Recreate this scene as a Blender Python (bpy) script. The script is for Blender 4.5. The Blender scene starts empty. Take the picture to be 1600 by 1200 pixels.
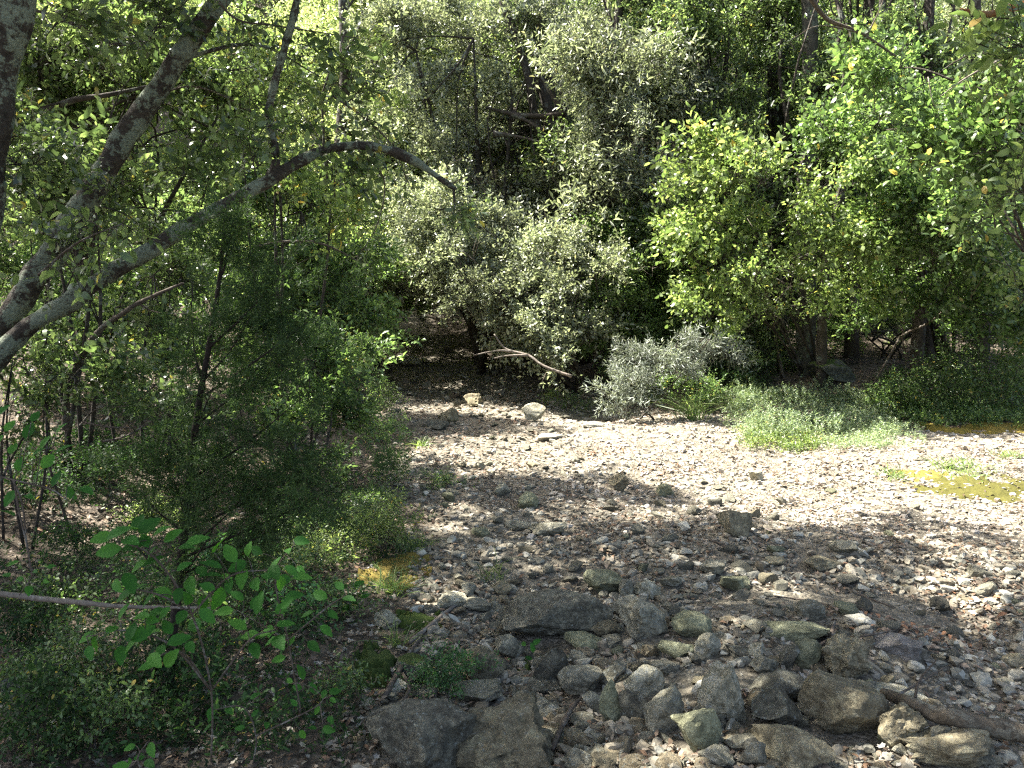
import bpy, bmesh, math
import numpy as np
from mathutils import Vector, Matrix
R = math.radians
sc = bpy.context.scene
COL = sc.collection

# ------------------------------------------------------------------ camera, sky, sun, exposure
F, PITCH, EYE = 1186.0, R(4.8), 1.6
cam = bpy.data.cameras.new('camera'); cam.sensor_width = 36; cam.lens = 36 * F / 1600
cam.clip_start = 0.05; cam.clip_end = 600
cam.dof.use_dof = True; cam.dof.focus_distance = 6.0; cam.dof.aperture_fstop = 16.0
co = bpy.data.objects.new('camera', cam); COL.objects.link(co)
co.location = (0, 0, EYE); co.rotation_euler = (R(90) - PITCH, 0, 0); sc.camera = co

SUN_EL, SUN_AZ = R(56), R(-72)          # azimuth from +Y towards +X
SUN = np.array([math.sin(SUN_AZ) * math.cos(SUN_EL), math.cos(SUN_AZ) * math.cos(SUN_EL), math.sin(SUN_EL)])
w = bpy.data.worlds.new('World'); sc.world = w; w.use_nodes = True
wn = w.node_tree.nodes; wn.clear()
sky = wn.new('ShaderNodeTexSky'); sky.sky_type = 'NISHITA'; sky.sun_disc = False
sky.sun_elevation = SUN_EL; sky.sun_rotation = SUN_AZ; sky.air_density = 0.8; sky.dust_density = 4.0; sky.ozone_density = 0.3
bg = wn.new('ShaderNodeBackground'); bg.inputs[1].default_value = 0.085
wo = wn.new('ShaderNodeOutputWorld')
w.node_tree.links.new(sky.outputs[0], bg.inputs[0]); w.node_tree.links.new(bg.outputs[0], wo.inputs[0])
sl = bpy.data.lights.new('sun', 'SUN'); sl.energy = 5.0; sl.angle = R(0.53); sl.color = (1.0, 0.955, 0.88)
so = bpy.data.objects.new('sun', sl); COL.objects.link(so)
so.rotation_euler = Vector(-SUN).to_track_quat('-Z', 'Y').to_euler()
so.location = (0, 0, 30)
vs = sc.view_settings; vs.view_transform = 'Standard'; vs.look = 'None'; vs.gamma = 1; vs.exposure = 2.65
vs.use_curve_mapping = False
sc.render.engine = 'CYCLES'
sc.cycles.max_bounces = 8; sc.cycles.diffuse_bounces = 4; sc.cycles.glossy_bounces = 2
sc.cycles.transmission_bounces = 6; sc.cycles.transparent_max_bounces = 4
sc.cycles.caustics_reflective = False; sc.cycles.caustics_refractive = False
sc.cycles.sample_clamp_indirect = 4
sc.cycles.use_denoising = False
sc.cycles.use_adaptive_sampling = False
sc.cycles.pixel_filter_type = 'BLACKMAN_HARRIS'; sc.cycles.filter_width = 1.3

# ------------------------------------------------------------------ numeric helpers
cp, sp_ = math.cos(PITCH), math.sin(PITCH)
def ray(px, py):
    x = (px - 800) / F; y = -(py - 600) / F
    return np.array([x, cp + y * sp_, -sp_ + y * cp])
def at(px, py, Y):
    d = ray(px, py); return np.array([0, 0, EYE]) + d * (Y / d[1])
def project(P):
    P = np.asarray(P, float); q = P - np.array([0, 0, EYE])
    zf = q[..., 1] * cp - q[..., 2] * sp_; yu = q[..., 1] * sp_ + q[..., 2] * cp
    return 800 + F * q[..., 0] / zf, 600 - F * yu / zf, zf
def _hash(i, j, k, seed):
    h = (i.astype(np.int64) * 374761393 + j.astype(np.int64) * 668265263 + k.astype(np.int64) * 2147483647 + seed * 974634777) & 0xffffffff
    h = ((h ^ (h >> 13)) * 1274126177) & 0xffffffff
    return ((h ^ (h >> 16)) & 0xffff) / 65535.0
def vnoise(P, scale=1.0, seed=0):
    P = np.asarray(P, float) * scale
    if P.shape[-1] == 2: P = np.concatenate([P, np.zeros(P.shape[:-1] + (1,))], -1)
    i = np.floor(P).astype(int); f = P - i; f = f * f * (3 - 2 * f); r = 0
    for a in (0, 1):
        for b in (0, 1):
            for c in (0, 1):
                wgt = (f[..., 0] if a else 1 - f[..., 0]) * (f[..., 1] if b else 1 - f[..., 1]) * (f[..., 2] if c else 1 - f[..., 2])
                r = r + wgt * _hash(i[..., 0] + a, i[..., 1] + b, i[..., 2] + c, seed)
    return r * 2 - 1
def fbm(P, scale, seed, oct=3):
    r = 0; a = 1.0
    for o in range(oct): r = r + a * vnoise(P, scale * 2.03 ** o, seed + 17 * o); a *= .5
    return r
def sstep(a, b, x): t = np.clip((x - a) / (b - a), 0, 1); return t * t * (3 - 2 * t)
def nrm(v): return v / np.maximum(np.linalg.norm(v, axis=-1, keepdims=True), 1e-9)

# ------------------------------------------------------------------ terrain
PY = [-20, 0, 3, 6, 10, 13, 15.5, 18, 22, 30, 45, 90]
PZ = [-1.0, -.08, 0, .12, .34, .52, .86, 1.35, 2.6, 6.5, 15.0, 38]
def xl(Y): return np.interp(Y, [-5, 2, 4, 5.6, 8, 12.5, 18, 30], [-.2, -.35, -.5, -.75, -1.4, -2.7, -3.9, -6])
def xr(Y): return np.interp(Y, [-5, 7.6, 8.6, 9.3, 10.2, 11, 13, 18, 30], [14, 14, 9, 4.6, 2.3, 1.3, .2, -1.9, -4])
def path_mask(x, y):
    n = .35 * fbm(np.stack([x, y], -1), .9, 5)
    return sstep(-.15, .35, x - xl(y) + n) * sstep(-.15, .5, xr(y) - x + n)
def height(x, y):
    x = np.asarray(x, float); y = np.asarray(y, float); P = np.stack([x, y], -1)
    z = np.interp(y, PY, PZ)
    off = np.abs(x - (xl(y) + np.minimum(xr(y), xl(y) + 3)) / 2)
    z = z + .17 * np.clip(y - 9.3, 0, 30) * sstep(1.2, 5, off) * sstep(9, 12, y)
    z = z + np.clip(-x - 1.2, 0, 40) * .05 + .22 * sstep(-.3, -1.6, x - xl(y)) * sstep(5, 9, y)
    z = z + np.clip(-x - 3, 0, 40) * .12
    m = path_mask(x, y)
    amp = .06 + .05 * sstep(4.5, 2.5, y) * m
    z = z + amp * fbm(P, .8, 11) * 1.2 + .022 * fbm(P, 3.4, 3, 3)
    return z
def hz(x, y): return float(height(np.array([x]), np.array([y]))[0])
def ground_hit(px, py):
    d = ray(px, py); t = 1.5 * 1.03 ** np.arange(126); E = np.array([0, 0, EYE])
    P = E + t[:, None] * d
    hit = np.nonzero(P[:, 2] <= height(P[:, 0], P[:, 1]))[0]
    if not len(hit): return P[-1]
    t = np.linspace(t[max(hit[0] - 1, 0)], t[hit[0]], 24); P = E + t[:, None] * d
    hit = np.nonzero(P[:, 2] <= height(P[:, 0], P[:, 1]))[0]
    return P[hit[0]] if len(hit) else P[-1]

# ------------------------------------------------------------------ object helpers
def link(o): COL.objects.link(o); return o
def tag(o, label=None, cat=None, group=None, kind=None):
    for k, v in (('label', label), ('category', cat), ('group', group), ('kind', kind)):
        if v: o[k] = v
    return o
def empty(name, loc, label, cat, group=None):
    o = bpy.data.objects.new(name, None); o.location = Vector(loc); o.empty_display_size = .1
    return tag(link(o), label, cat, group)
def mesh_np(name, V, faces, smooth=True, mats=()):
    """faces: list of (n,k) int arrays (k=3 or 4)."""
    me = bpy.data.meshes.new(name); V = np.asarray(V, np.float32)
    faces = [f for f in faces if len(f)]
    me.vertices.add(len(V)); me.vertices.foreach_set('co', V.ravel())
    loops = np.concatenate([f.ravel() for f in faces]).astype(np.int32)
    sizes = np.concatenate([np.full(len(f), f.shape[1]) for f in faces]).astype(np.int32)
    starts = np.concatenate([[0], np.cumsum(sizes)[:-1]]).astype(np.int32)
    me.loops.add(len(loops)); me.loops.foreach_set('vertex_index', loops)
    me.polygons.add(len(sizes)); me.polygons.foreach_set('loop_start', starts)
    me.polygons.foreach_set('use_smooth', np.full(len(sizes), smooth))
    me.update(calc_edges=True)
    for m in mats: me.materials.append(m)
    return me
def add(name, me, parent=None, loc=None):
    o = link(bpy.data.objects.new(name, me))
    if parent is not None:
        o.parent = parent
        if loc is None: o.location = -parent.location     # mesh given in world coordinates
        else: o.location = Vector(loc)
    elif loc is not None: o.location = Vector(loc)
    return o
class Geo:
    def __init__(s): s.V = []; s.T = []; s.Q = []; s.n = 0
    def put(s, V, T=None, Q=None):
        if T is not None: s.T.append(np.asarray(T) + s.n)
        if Q is not None: s.Q.append(np.asarray(Q) + s.n)
        s.V.append(np.asarray(V)); s.n += len(V)
    def mesh(s, name, mat, smooth=True):
        fs = []
        if s.T: fs.append(np.concatenate(s.T))
        if s.Q: fs.append(np.concatenate(s.Q))
        return mesh_np(name, np.concatenate(s.V), fs, smooth, (mat,))

# ------------------------------------------------------------------ materials
def newmat(name):
    m = bpy.data.materials.new(name); m.use_nodes = True; t = m.node_tree
    t.nodes.clear(); out = t.nodes.new('ShaderNodeOutputMaterial')
    return m, t, t.nodes, t.links, out
def ramp(nodes, stops, interp='LINEAR'):
    r = nodes.new('ShaderNodeValToRGB'); r.color_ramp.interpolation = interp
    e = r.color_ramp.elements
    while len(e) > 1: e.remove(e[-1])
    e[0].position = stops[0][0]; e[0].color = (*stops[0][1], 1)
    for p, c in stops[1:]: k = e.new(p); k.color = (*c, 1)
    return r
def leaf_mat(name, dark, mid, light, yellow=(.35, .26, .03), yfrac=.02, rough=.42, tr=.42, trc=1.9, spec=.5, gain=1.22):
    dark, mid, light = (tuple(min(.5, c * g_) for c in k) for k, g_ in ((dark, gain * .8), (mid, gain), (light, gain * 1.1)))
    m, t, N, L, out = newmat(name)
    g = N.new('ShaderNodeNewGeometry')
    yfrac *= .3
    r0 = ramp(N, [(0, dark), (.45, mid), (.985 - yfrac, light), (1 - yfrac, yellow)])
    L.new(g.outputs['Random Per Island'], r0.inputs[0])
    oi = N.new('ShaderNodeObjectInfo'); hm = N.new('ShaderNodeMapRange'); hm.inputs['To Min'].default_value = .72; hm.inputs['To Max'].default_value = 1.25
    r = N.new('ShaderNodeHueSaturation'); r.inputs['Saturation'].default_value = .9; L.new(oi.outputs['Random'], hm.inputs[0]); L.new(hm.outputs[0], r.inputs['Value']); L.new(r0.outputs[0], r.inputs['Color'])
    p = N.new('ShaderNodeBsdfPrincipled'); p.inputs['Roughness'].default_value = rough
    p.inputs['Specular IOR Level'].default_value = spec
    L.new(r.outputs[0], p.inputs['Base Color'])
    mx = N.new('ShaderNodeMix'); mx.data_type = 'RGBA'; mx.blend_type = 'MULTIPLY'; mx.inputs[0].default_value = 1
    L.new(r.outputs[0], mx.inputs['A']); mx.inputs['B'].default_value = (trc * 1.05, trc * 1.1, trc * .68, 1)
    tl = N.new('ShaderNodeBsdfTranslucent'); L.new(mx.outputs['Result'], tl.inputs[0])
    s = N.new('ShaderNodeMixShader'); s.inputs[0].default_value = tr
    L.new(p.outputs[0], s.inputs[1]); L.new(tl.outputs[0], s.inputs[2]); L.new(s.outputs[0], out.inputs[0])
    return m
def litter_mat(name, cols, rough=.7, tr=.12):
    m, t, N, L, out = newmat(name)
    g = N.new('ShaderNodeNewGeometry')
    r = ramp(N, [(i / len(cols), c) for i, c in enumerate(cols)], 'CONSTANT'); L.new(g.outputs['Random Per Island'], r.inputs[0])
    tc = N.new('ShaderNodeTexCoord'); n = N.new('ShaderNodeTexNoise'); n.inputs['Scale'].default_value = 60
    L.new(tc.outputs['Object'], n.inputs[0])
    mx = N.new('ShaderNodeMix'); mx.data_type = 'RGBA'; mx.blend_type = 'MULTIPLY'; mx.inputs[0].default_value = .6
    L.new(r.outputs[0], mx.inputs['A']); L.new(n.outputs[0], mx.inputs['B'])
    mp = N.new('ShaderNodeMapRange'); mp.inputs['From Min'].default_value = .3; mp.inputs['From Max'].default_value = .7
    mp.inputs['To Min'].default_value = .6; mp.inputs['To Max'].default_value = 1.25
    L.new(n.outputs[0], mp.inputs[0]); L.new(mp.outputs[0], mx.inputs['B'])
    p = N.new('ShaderNodeBsdfPrincipled'); p.inputs['Roughness'].default_value = rough; p.inputs['Specular IOR Level'].default_value = .35
    L.new(mx.outputs['Result'], p.inputs['Base Color'])
    tl = N.new('ShaderNodeBsdfTranslucent'); L.new(mx.outputs['Result'], tl.inputs[0])
    s = N.new('ShaderNodeMixShader'); s.inputs[0].default_value = tr
    L.new(p.outputs[0], s.inputs[1]); L.new(tl.outputs[0], s.inputs[2]); L.new(s.outputs[0], out.inputs[0])
    return m
def rock_mat(name, c1, c2, c3, lichen=(.34, .37, .33), lich=.45, moss=0.0, bump=.7):
    m, t, N, L, out = newmat(name)
    tc = N.new('ShaderNodeTexCoord'); oi = N.new('ShaderNodeObjectInfo')
    ad = N.new('ShaderNodeVectorMath'); ad.operation = 'ADD'; L.new(tc.outputs['Object'], ad.inputs[0])
    cv = N.new('ShaderNodeVectorMath'); cv.operation = 'SCALE'; cv.inputs['Scale'].default_value = 1
    L.new(oi.outputs['Location'], cv.inputs[0]); L.new(cv.outputs[0], ad.inputs[1])
    n1 = N.new('ShaderNodeTexNoise'); n1.inputs['Scale'].default_value = 20; n1.inputs['Detail'].default_value = 10; n1.inputs['Roughness'].default_value = .78
    n1.inputs['Distortion'].default_value = .6
    L.new(ad.outputs[0], n1.inputs[0])
    c1, c2, c3 = (tuple(min(.55, c * g_) for c, g_ in zip(k, (2.15, 2.05, 1.8))) for k in (c1, c2, c3))
    r = ramp(N, [(.3, tuple(c * .7 for c in c1)), (.44, c1), (.55, c2), (.7, tuple(c * 1.15 for c in c3))]); L.new(n1.outputs[0], r.inputs[0])
    # per-stone shift of value
    hs = N.new('ShaderNodeHueSaturation'); mr = N.new('ShaderNodeMapRange'); mr.inputs['To Min'].default_value = .68; mr.inputs['To Max'].default_value = 1.3
    L.new(oi.outputs['Random'], mr.inputs[0]); L.new(mr.outputs[0], hs.inputs['Value']); L.new(r.outputs[0], hs.inputs['Color'])
    # lichen spots
    n2 = N.new('ShaderNodeTexNoise'); n2.inputs['Scale'].default_value = 55; n2.inputs['Detail'].default_value = 5; n2.inputs['Roughness'].default_value = .7
    L.new(ad.outputs[0], n2.inputs[0])
    r2 = ramp(N, [(.66 - .2 * lich, (0, 0, 0)), (.70 - .2 * lich, (1, 1, 1))]); L.new(n2.outputs[0], r2.inputs[0])
    mx = N.new('ShaderNodeMix'); mx.data_type = 'RGBA'; L.new(hs.outputs[0], mx.inputs['A']); mx.inputs['B'].default_value = (*lichen, 1)
    mm = N.new('ShaderNodeMath'); mm.operation = 'MULTIPLY'; mm.inputs[1].default_value = .7; L.new(r2.outputs[0], mm.inputs[0]); L.new(mm.outputs[0], mx.inputs[0])
    last = mx.outputs['Result']
    # thin veins / cracks
    vo = N.new('ShaderNodeTexVoronoi'); vo.feature = 'DISTANCE_TO_EDGE'; vo.inputs['Scale'].default_value = 15
    dn = N.new('ShaderNodeVectorMath'); dn.operation = 'ADD'; sc2 = N.new('ShaderNodeVectorMath'); sc2.operation = 'SCALE'; sc2.inputs['Scale'].default_value = .12
    L.new(n1.outputs['Color'], sc2.inputs[0]); L.new(ad.outputs[0], dn.inputs[0]); L.new(sc2.outputs[0], dn.inputs[1]); L.new(dn.outputs[0], vo.inputs[0])
    rc = ramp(N, [(0, (.3, .28, .25)), (.03, (1, 1, 1))]); L.new(vo.outputs[0], rc.inputs[0])
    mc = N.new('ShaderNodeMix'); mc.data_type = 'RGBA'; mc.blend_type = 'MULTIPLY'; mc.inputs[0].default_value = .7
    L.new(last, mc.inputs['A']); L.new(rc.outputs[0], mc.inputs['B']); last = mc.outputs['Result']
    if moss:
        g = N.new('ShaderNodeNewGeometry'); sx = N.new('ShaderNodeSeparateXYZ'); L.new(g.outputs['Normal'], sx.inputs[0])
        n3 = N.new('ShaderNodeTexNoise'); n3.inputs['Scale'].default_value = 5; L.new(ad.outputs[0], n3.inputs[0])
        a1 = N.new('ShaderNodeMath'); a1.operation = 'MULTIPLY'; L.new(sx.outputs[2], a1.inputs[0]); L.new(n3.outputs[0], a1.inputs[1])
        r3 = ramp(N, [(.5 - .3 * moss, (0, 0, 0)), (.58 - .3 * moss, (1, 1, 1))]); L.new(a1.outputs[0], r3.inputs[0])
        m3 = N.new('ShaderNodeMix'); m3.data_type = 'RGBA'; L.new(r3.outputs[0], m3.inputs[0]); L.new(last, m3.inputs['A']); m3.inputs['B'].default_value = (.07, .10, .02, 1)
        last = m3.outputs['Result']
    p = N.new('ShaderNodeBsdfPrincipled'); p.inputs['Roughness'].default_value = .85; p.inputs['Specular IOR Level'].default_value = .3
    L.new(last, p.inputs['Base Color'])
    n4 = N.new('ShaderNodeTexNoise'); n4.inputs['Scale'].default_value = 95; n4.inputs['Detail'].default_value = 6; n4.inputs['Roughness'].default_value = .7; L.new(ad.outputs[0], n4.inputs[0])
    sm = N.new('ShaderNodeMath'); sm.operation = 'ADD'; L.new(n4.outputs[0], sm.inputs[0]); L.new(n1.outputs[0], sm.inputs[1])
    b = N.new('ShaderNodeBump'); b.inputs['Strength'].default_value = min(1, bump * 1.4); b.inputs['Distance'].default_value = .028
    L.new(sm.outputs[0], b.inputs['Height']); L.new(b.outputs[0], p.inputs['Normal']); L.new(p.outputs[0], out.inputs[0])
    return m
def bark_mat(name, dark, mid, lichen, amount=.5, scale=1.0, bump=.8):
    m, t, N, L, out = newmat(name)
    tc = N.new('ShaderNodeTexCoord')
    n1 = N.new('ShaderNodeTexNoise'); n1.inputs['Scale'].default_value = 22 * scale; n1.inputs['Detail'].default_value = 6; n1.inputs['Roughness'].default_value = .7
    L.new(tc.outputs['Object'], n1.inputs[0])
    r = ramp(N, [(.3, dark), (.62, mid)]); L.new(n1.outputs[0], r.inputs[0])
    n2 = N.new('ShaderNodeTexNoise'); n2.inputs['Scale'].default_value = 34 * scale; n2.inputs['Detail'].default_value = 5; n2.inputs['Roughness'].default_value = .75; n2.inputs['Distortion'].default_value = .3
    L.new(tc.outputs['Object'], n2.inputs[0])
    n6 = N.new('ShaderNodeTexNoise'); n6.inputs['Scale'].default_value = 7 * scale; n6.inputs['Detail'].default_value = 3; L.new(tc.outputs['Object'], n6.inputs[0])
    m6 = N.new('ShaderNodeMath'); m6.operation = 'MULTIPLY_ADD'; m6.inputs[1].default_value = 1.1; L.new(n6.outputs[0], m6.inputs[0]); L.new(n2.outputs[0], m6.inputs[2])
    m7 = N.new('ShaderNodeMath'); m7.operation = 'MULTIPLY'; m7.inputs[1].default_value = .48; L.new(m6.outputs[0], m7.inputs[0])
    r2 = ramp(N, [(.6 - .2 * amount, (0, 0, 0)), (.65 - .2 * amount, (1, 1, 1))]); L.new(m7.outputs[0], r2.inputs[0])
    mx = N.new('ShaderNodeMix'); mx.data_type = 'RGBA'; L.new(r2.outputs[0], mx.inputs[0]); L.new(r.outputs[0], mx.inputs['A'])
    rl = ramp(N, [(.35, tuple(c * .65 for c in lichen)), (.65, lichen)]); n5 = N.new('ShaderNodeTexNoise'); n5.inputs['Scale'].default_value = 90 * scale
    L.new(tc.outputs['Object'], n5.inputs[0]); L.new(n5.outputs[0], rl.inputs[0]); L.new(rl.outputs[0], mx.inputs['B'])
    p = N.new('ShaderNodeBsdfPrincipled'); p.inputs['Roughness'].default_value = .9; p.inputs['Specular IOR Level'].default_value = .25
    L.new(mx.outputs['Result'], p.inputs['Base Color'])
    ad = N.new('ShaderNodeMath'); ad.operation = 'ADD'; L.new(n1.outputs[0], ad.inputs[0]); L.new(n2.outputs[0], ad.inputs[1])
    b = N.new('ShaderNodeBump'); b.inputs['Strength'].default_value = bump; b.inputs['Distance'].default_value = .03; L.new(ad.outputs[0], b.inputs['Height'])
    L.new(b.outputs[0], p.inputs['Normal']); L.new(p.outputs[0], out.inputs[0])
    return m
def island_mat(name, cols, rough=.85, bump=.0, scale=60):
    m, t, N, L, out = newmat(name)
    g = N.new('ShaderNodeNewGeometry'); r = ramp(N, [(i / (len(cols) - 1), c) for i, c in enumerate(cols)])
    L.new(g.outputs['Random Per Island'], r.inputs[0])
    tc = N.new('ShaderNodeTexCoord'); n = N.new('ShaderNodeTexNoise'); n.inputs['Scale'].default_value = scale; n.inputs['Detail'].default_value = 4; L.new(tc.outputs['Object'], n.inputs[0])
    mp = N.new('ShaderNodeMapRange'); mp.inputs['From Min'].default_value = .3; mp.inputs['From Max'].default_value = .7; mp.inputs['To Min'].default_value = .7; mp.inputs['To Max'].default_value = 1.2
    L.new(n.outputs[0], mp.inputs[0])
    mx = N.new('ShaderNodeMix'); mx.data_type = 'RGBA'; mx.blend_type = 'MULTIPLY'; mx.inputs[0].default_value = 1
    L.new(r.outputs[0], mx.inputs['A']); L.new(mp.outputs[0], mx.inputs['B'])
    p = N.new('ShaderNodeBsdfPrincipled'); p.inputs['Roughness'].default_value = rough; p.inputs['Specular IOR Level'].default_value = .3
    L.new(mx.outputs['Result'], p.inputs['Base Color'])
    if bump:
        b = N.new('ShaderNodeBump'); b.inputs['Strength'].default_value = bump; b.inputs['Distance'].default_value = .01; L.new(n.outputs[0], b.inputs['Height']); L.new(b.outputs[0], p.inputs['Normal'])
    L.new(p.outputs[0], out.inputs[0])
    return m
def ground_mat():
    m, t, N, L, out = newmat('ground_soil')
    tc = N.new('ShaderNodeTexCoord'); at_ = N.new('ShaderNodeAttribute'); at_.attribute_name = 'stony'
    def noise(s, d=6, r=.65):
        n = N.new('ShaderNodeTexNoise'); n.inputs['Scale'].default_value = s; n.inputs['Detail'].default_value = d; n.inputs['Roughness'].default_value = r
        L.new(tc.outputs['Object'], n.inputs[0]); return n
    a, b, c = noise(1.6), noise(14), noise(70)
    soil = ramp(N, [(.3, (.045, .035, .026)), (.5, (.10, .082, .06)), (.7, (.17, .14, .105))]); L.new(b.outputs[0], soil.inputs[0])
    grav = ramp(N, [(.3, (.09, .078, .056)), (.5, (.17, .15, .112)), (.68, (.29, .26, .2))]); L.new(b.outputs[0], grav.inputs[0])
    mx = N.new('ShaderNodeMix'); mx.data_type = 'RGBA'; L.new(at_.outputs['Fac'], mx.inputs[0]); L.new(soil.outputs[0], mx.inputs['A']); L.new(grav.outputs[0], mx.inputs['B'])
    vo = N.new('ShaderNodeTexVoronoi'); vo.inputs['Scale'].default_value = 55; L.new(tc.outputs['Object'], vo.inputs[0])
    r2 = N.new('ShaderNodeMapRange'); r2.inputs['To Min'].default_value = .6; r2.inputs['To Max'].default_value = 1.25
    sx = N.new('ShaderNodeSeparateColor'); L.new(vo.outputs['Color'], sx.inputs[0]); L.new(sx.outputs[0], r2.inputs[0])
    m2 = N.new('ShaderNodeMix'); m2.data_type = 'RGBA'; m2.blend_type = 'MULTIPLY'; m2.inputs[0].default_value = 1; L.new(mx.outputs['Result'], m2.inputs['A']); L.new(r2.outputs[0], m2.inputs['B'])
    p = N.new('ShaderNodeBsdfPrincipled'); p.inputs['Roughness'].default_value = .95; p.inputs['Specular IOR Level'].default_value = .2
    L.new(m2.outputs['Result'], p.inputs['Base Color'])
    ad = N.new('ShaderNodeMath'); ad.operation = 'ADD'; L.new(b.outputs[0], ad.inputs[0]); L.new(c.outputs[0], ad.inputs[1])
    ad2 = N.new('ShaderNodeMath'); ad2.operation = 'SUBTRACT'; L.new(ad.outputs[0], ad2.inputs[0]); L.new(vo.outputs['Distance'], ad2.inputs[1])
    bp = N.new('ShaderNodeBump'); bp.inputs['Strength'].default_value = .7; bp.inputs['Distance'].default_value = .02; L.new(ad2.outputs[0], bp.inputs['Height'])
    L.new(bp.outputs[0], p.inputs['Normal']); L.new(p.outputs[0], out.inputs[0])
    return m

M = {}
M['ground'] = ground_mat()
M['leaf_gloss'] = leaf_mat('leaf_glossy_green', (.038, .064, .026), (.07, .108, .038), (.13, .175, .065), rough=.3, tr=.45)
M['leaf_bright'] = leaf_mat('leaf_yellow_green', (.06, .10, .028), (.11, .16, .045), (.18, .225, .07), yellow=(.45, .3, .05), yfrac=.035, rough=.4, tr=.46)
M['leaf_silver'] = leaf_mat('leaf_holm_oak', (.08, .10, .062), (.155, .18, .115), (.29, .31, .23), yellow=(.25, .22, .12), yfrac=.02, rough=.33, tr=.34, trc=1.5)
M['leaf_fresh'] = leaf_mat('leaf_fresh_green', (.038, .072, .022), (.072, .125, .034), (.125, .19, .056), yellow=(.42, .3, .05), yfrac=.02, rough=.38, tr=.42)
M['leaf_pale'] = leaf_mat('leaf_pale_hillside', (.10, .135, .055), (.17, .21, .085), (.27, .31, .15), yellow=(.32, .27, .12), yfrac=.03, rough=.42, tr=.45)
M['leaf_low'] = leaf_mat('leaf_sage_herb', (.10, .16, .075), (.17, .235, .115), (.27, .33, .19), yellow=(.35, .3, .08), yfrac=.03, rough=.5, tr=.35, trc=1.5, gain=1.0)
M['leaf_grey'] = leaf_mat('leaf_grey_shrub', (.11, .14, .10), (.19, .22, .17), (.30, .33, .27), yellow=(.3, .3, .15), yfrac=.02, rough=.5, tr=.22, trc=1.3, gain=1.0)
M['leaf_near'] = leaf_mat('leaf_near_broad', (.035, .11, .025), (.05, .15, .035), (.075, .19, .04), yfrac=.01, rough=.45, tr=.35, gain=1.0)
M['needle'] = leaf_mat('juniper_needle', (.014, .036, .008), (.032, .07, .014), (.07, .12, .025), yellow=(.04, .12, .03), yfrac=.0, rough=.6, tr=.3, trc=1.6, spec=.25, gain=1.0)
M['leaf_shade'] = leaf_mat('leaf_canopy', (.03, .06, .02), (.055, .095, .03), (.09, .14, .04), rough=.4, tr=.35, gain=1.0)
M['leaf_dim'] = leaf_mat('leaf_shade_tinted', (.012, .034, .009), (.024, .062, .014), (.045, .10, .022), rough=.6, tr=.35, spec=.25, gain=1.0)  # darker, duller leaf: deep shade of the left bank put into its colour
M['grass'] = leaf_mat('grass_blade', (.07, .13, .03), (.13, .2, .05), (.22, .28, .09), yellow=(.4, .34, .14), yfrac=.1, rough=.5, tr=.4, gain=1.0)
M['moss'] = island_mat('moss_cushion', [(.085, .08, .014), (.16, .135, .022), (.20, .14, .035)], .95, .9, 220)
M['moss_dark'] = island_mat('moss_dark_cushion', [(.03, .05, .01), (.06, .09, .015), (.10, .13, .02)], .95, .9, 220)
M['litter'] = litter_mat('dead_leaves', [(.10, .075, .05), (.17, .12, .08), (.24, .185, .13), (.13, .085, .05), (.29, .24, .18), (.20, .12, .07), (.16, .15, .12), (.07, .05, .035), (.25, .225, .18)])
M['litter_red'] = litter_mat('dead_leaves_russet', [(.17, .105, .065), (.24, .16, .105), (.12, .075, .05), (.32, .24, .17), (.25, .2, .15), (.09, .06, .04), (.28, .14, .07), (.20, .15, .11)])
M['litter_grey'] = litter_mat('dead_leaves_bleached', [(.30, .27, .21), (.22, .19, .15), (.38, .34, .27), (.27, .26, .23), (.18, .13, .09)])
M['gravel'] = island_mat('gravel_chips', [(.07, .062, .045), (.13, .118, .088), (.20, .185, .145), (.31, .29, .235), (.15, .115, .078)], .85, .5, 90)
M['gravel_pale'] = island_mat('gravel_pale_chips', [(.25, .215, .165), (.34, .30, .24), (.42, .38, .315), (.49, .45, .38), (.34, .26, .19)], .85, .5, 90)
M['twig'] = bark_mat('twig_bark', (.06, .045, .033), (.16, .13, .1), (.3, .28, .24), .3, 2)
M['twig_pale'] = bark_mat('dead_wood_pale', (.11, .09, .07), (.22, .185, .15), (.30, .27, .23), .4, 2, .4)
M['bark_lichen'] = bark_mat('bark_lichen', (.022, .018, .013), (.08, .066, .05), (.26, .30, .215), .6, 1.1, 1)
M['bark_dark'] = bark_mat('bark_dark', (.02, .017, .013), (.07, .058, .045), (.16, .17, .14), .25, .8)
M['bark_grey'] = bark_mat('bark_grey', (.022, .02, .015), (.07, .065, .05), (.13, .15, .11), .4, .8)
M['bark_log'] = bark_mat('bark_log', (.05, .04, .028), (.2, .16, .11), (.3, .27, .2), .35, 1.3, 1)
M['bark_juniper'] = bark_mat('bark_juniper', (.015, .01, .008), (.04, .03, .022), (.06, .05, .04), .2, 2)
M['bark_rust'] = bark_mat('bark_rust', (.22, .09, .03), (.36, .17, .07), (.4, .25, .14), .3, 1)
M['rock_grey'] = rock_mat('rock_grey', (.09, .088, .072), (.165, .16, .13), (.26, .25, .205))
M['rock_dark'] = rock_mat('rock_dark', (.045, .044, .037), (.088, .087, .072), (.155, .152, .125), lich=.35)
M['rock_pale'] = rock_mat('rock_pale', (.13, .127, .10), (.23, .225, .185), (.35, .34, .285), lichen=(.46, .45, .4), lich=.2)
M['rock_ochre'] = rock_mat('rock_ochre', (.095, .085, .06), (.175, .16, .115), (.28, .255, .185), lichen=(.3, .3, .25), lich=.3)
M['rock_olive'] = rock_mat('rock_olive', (.10, .105, .07), (.17, .18, .125), (.24, .25, .18), lich=.1)
M['rock_white'] = rock_mat('rock_white', (.17, .168, .15), (.25, .245, .22), (.32, .315, .28), lichen=(.5, .5, .5), lich=.1, bump=.3)
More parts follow.
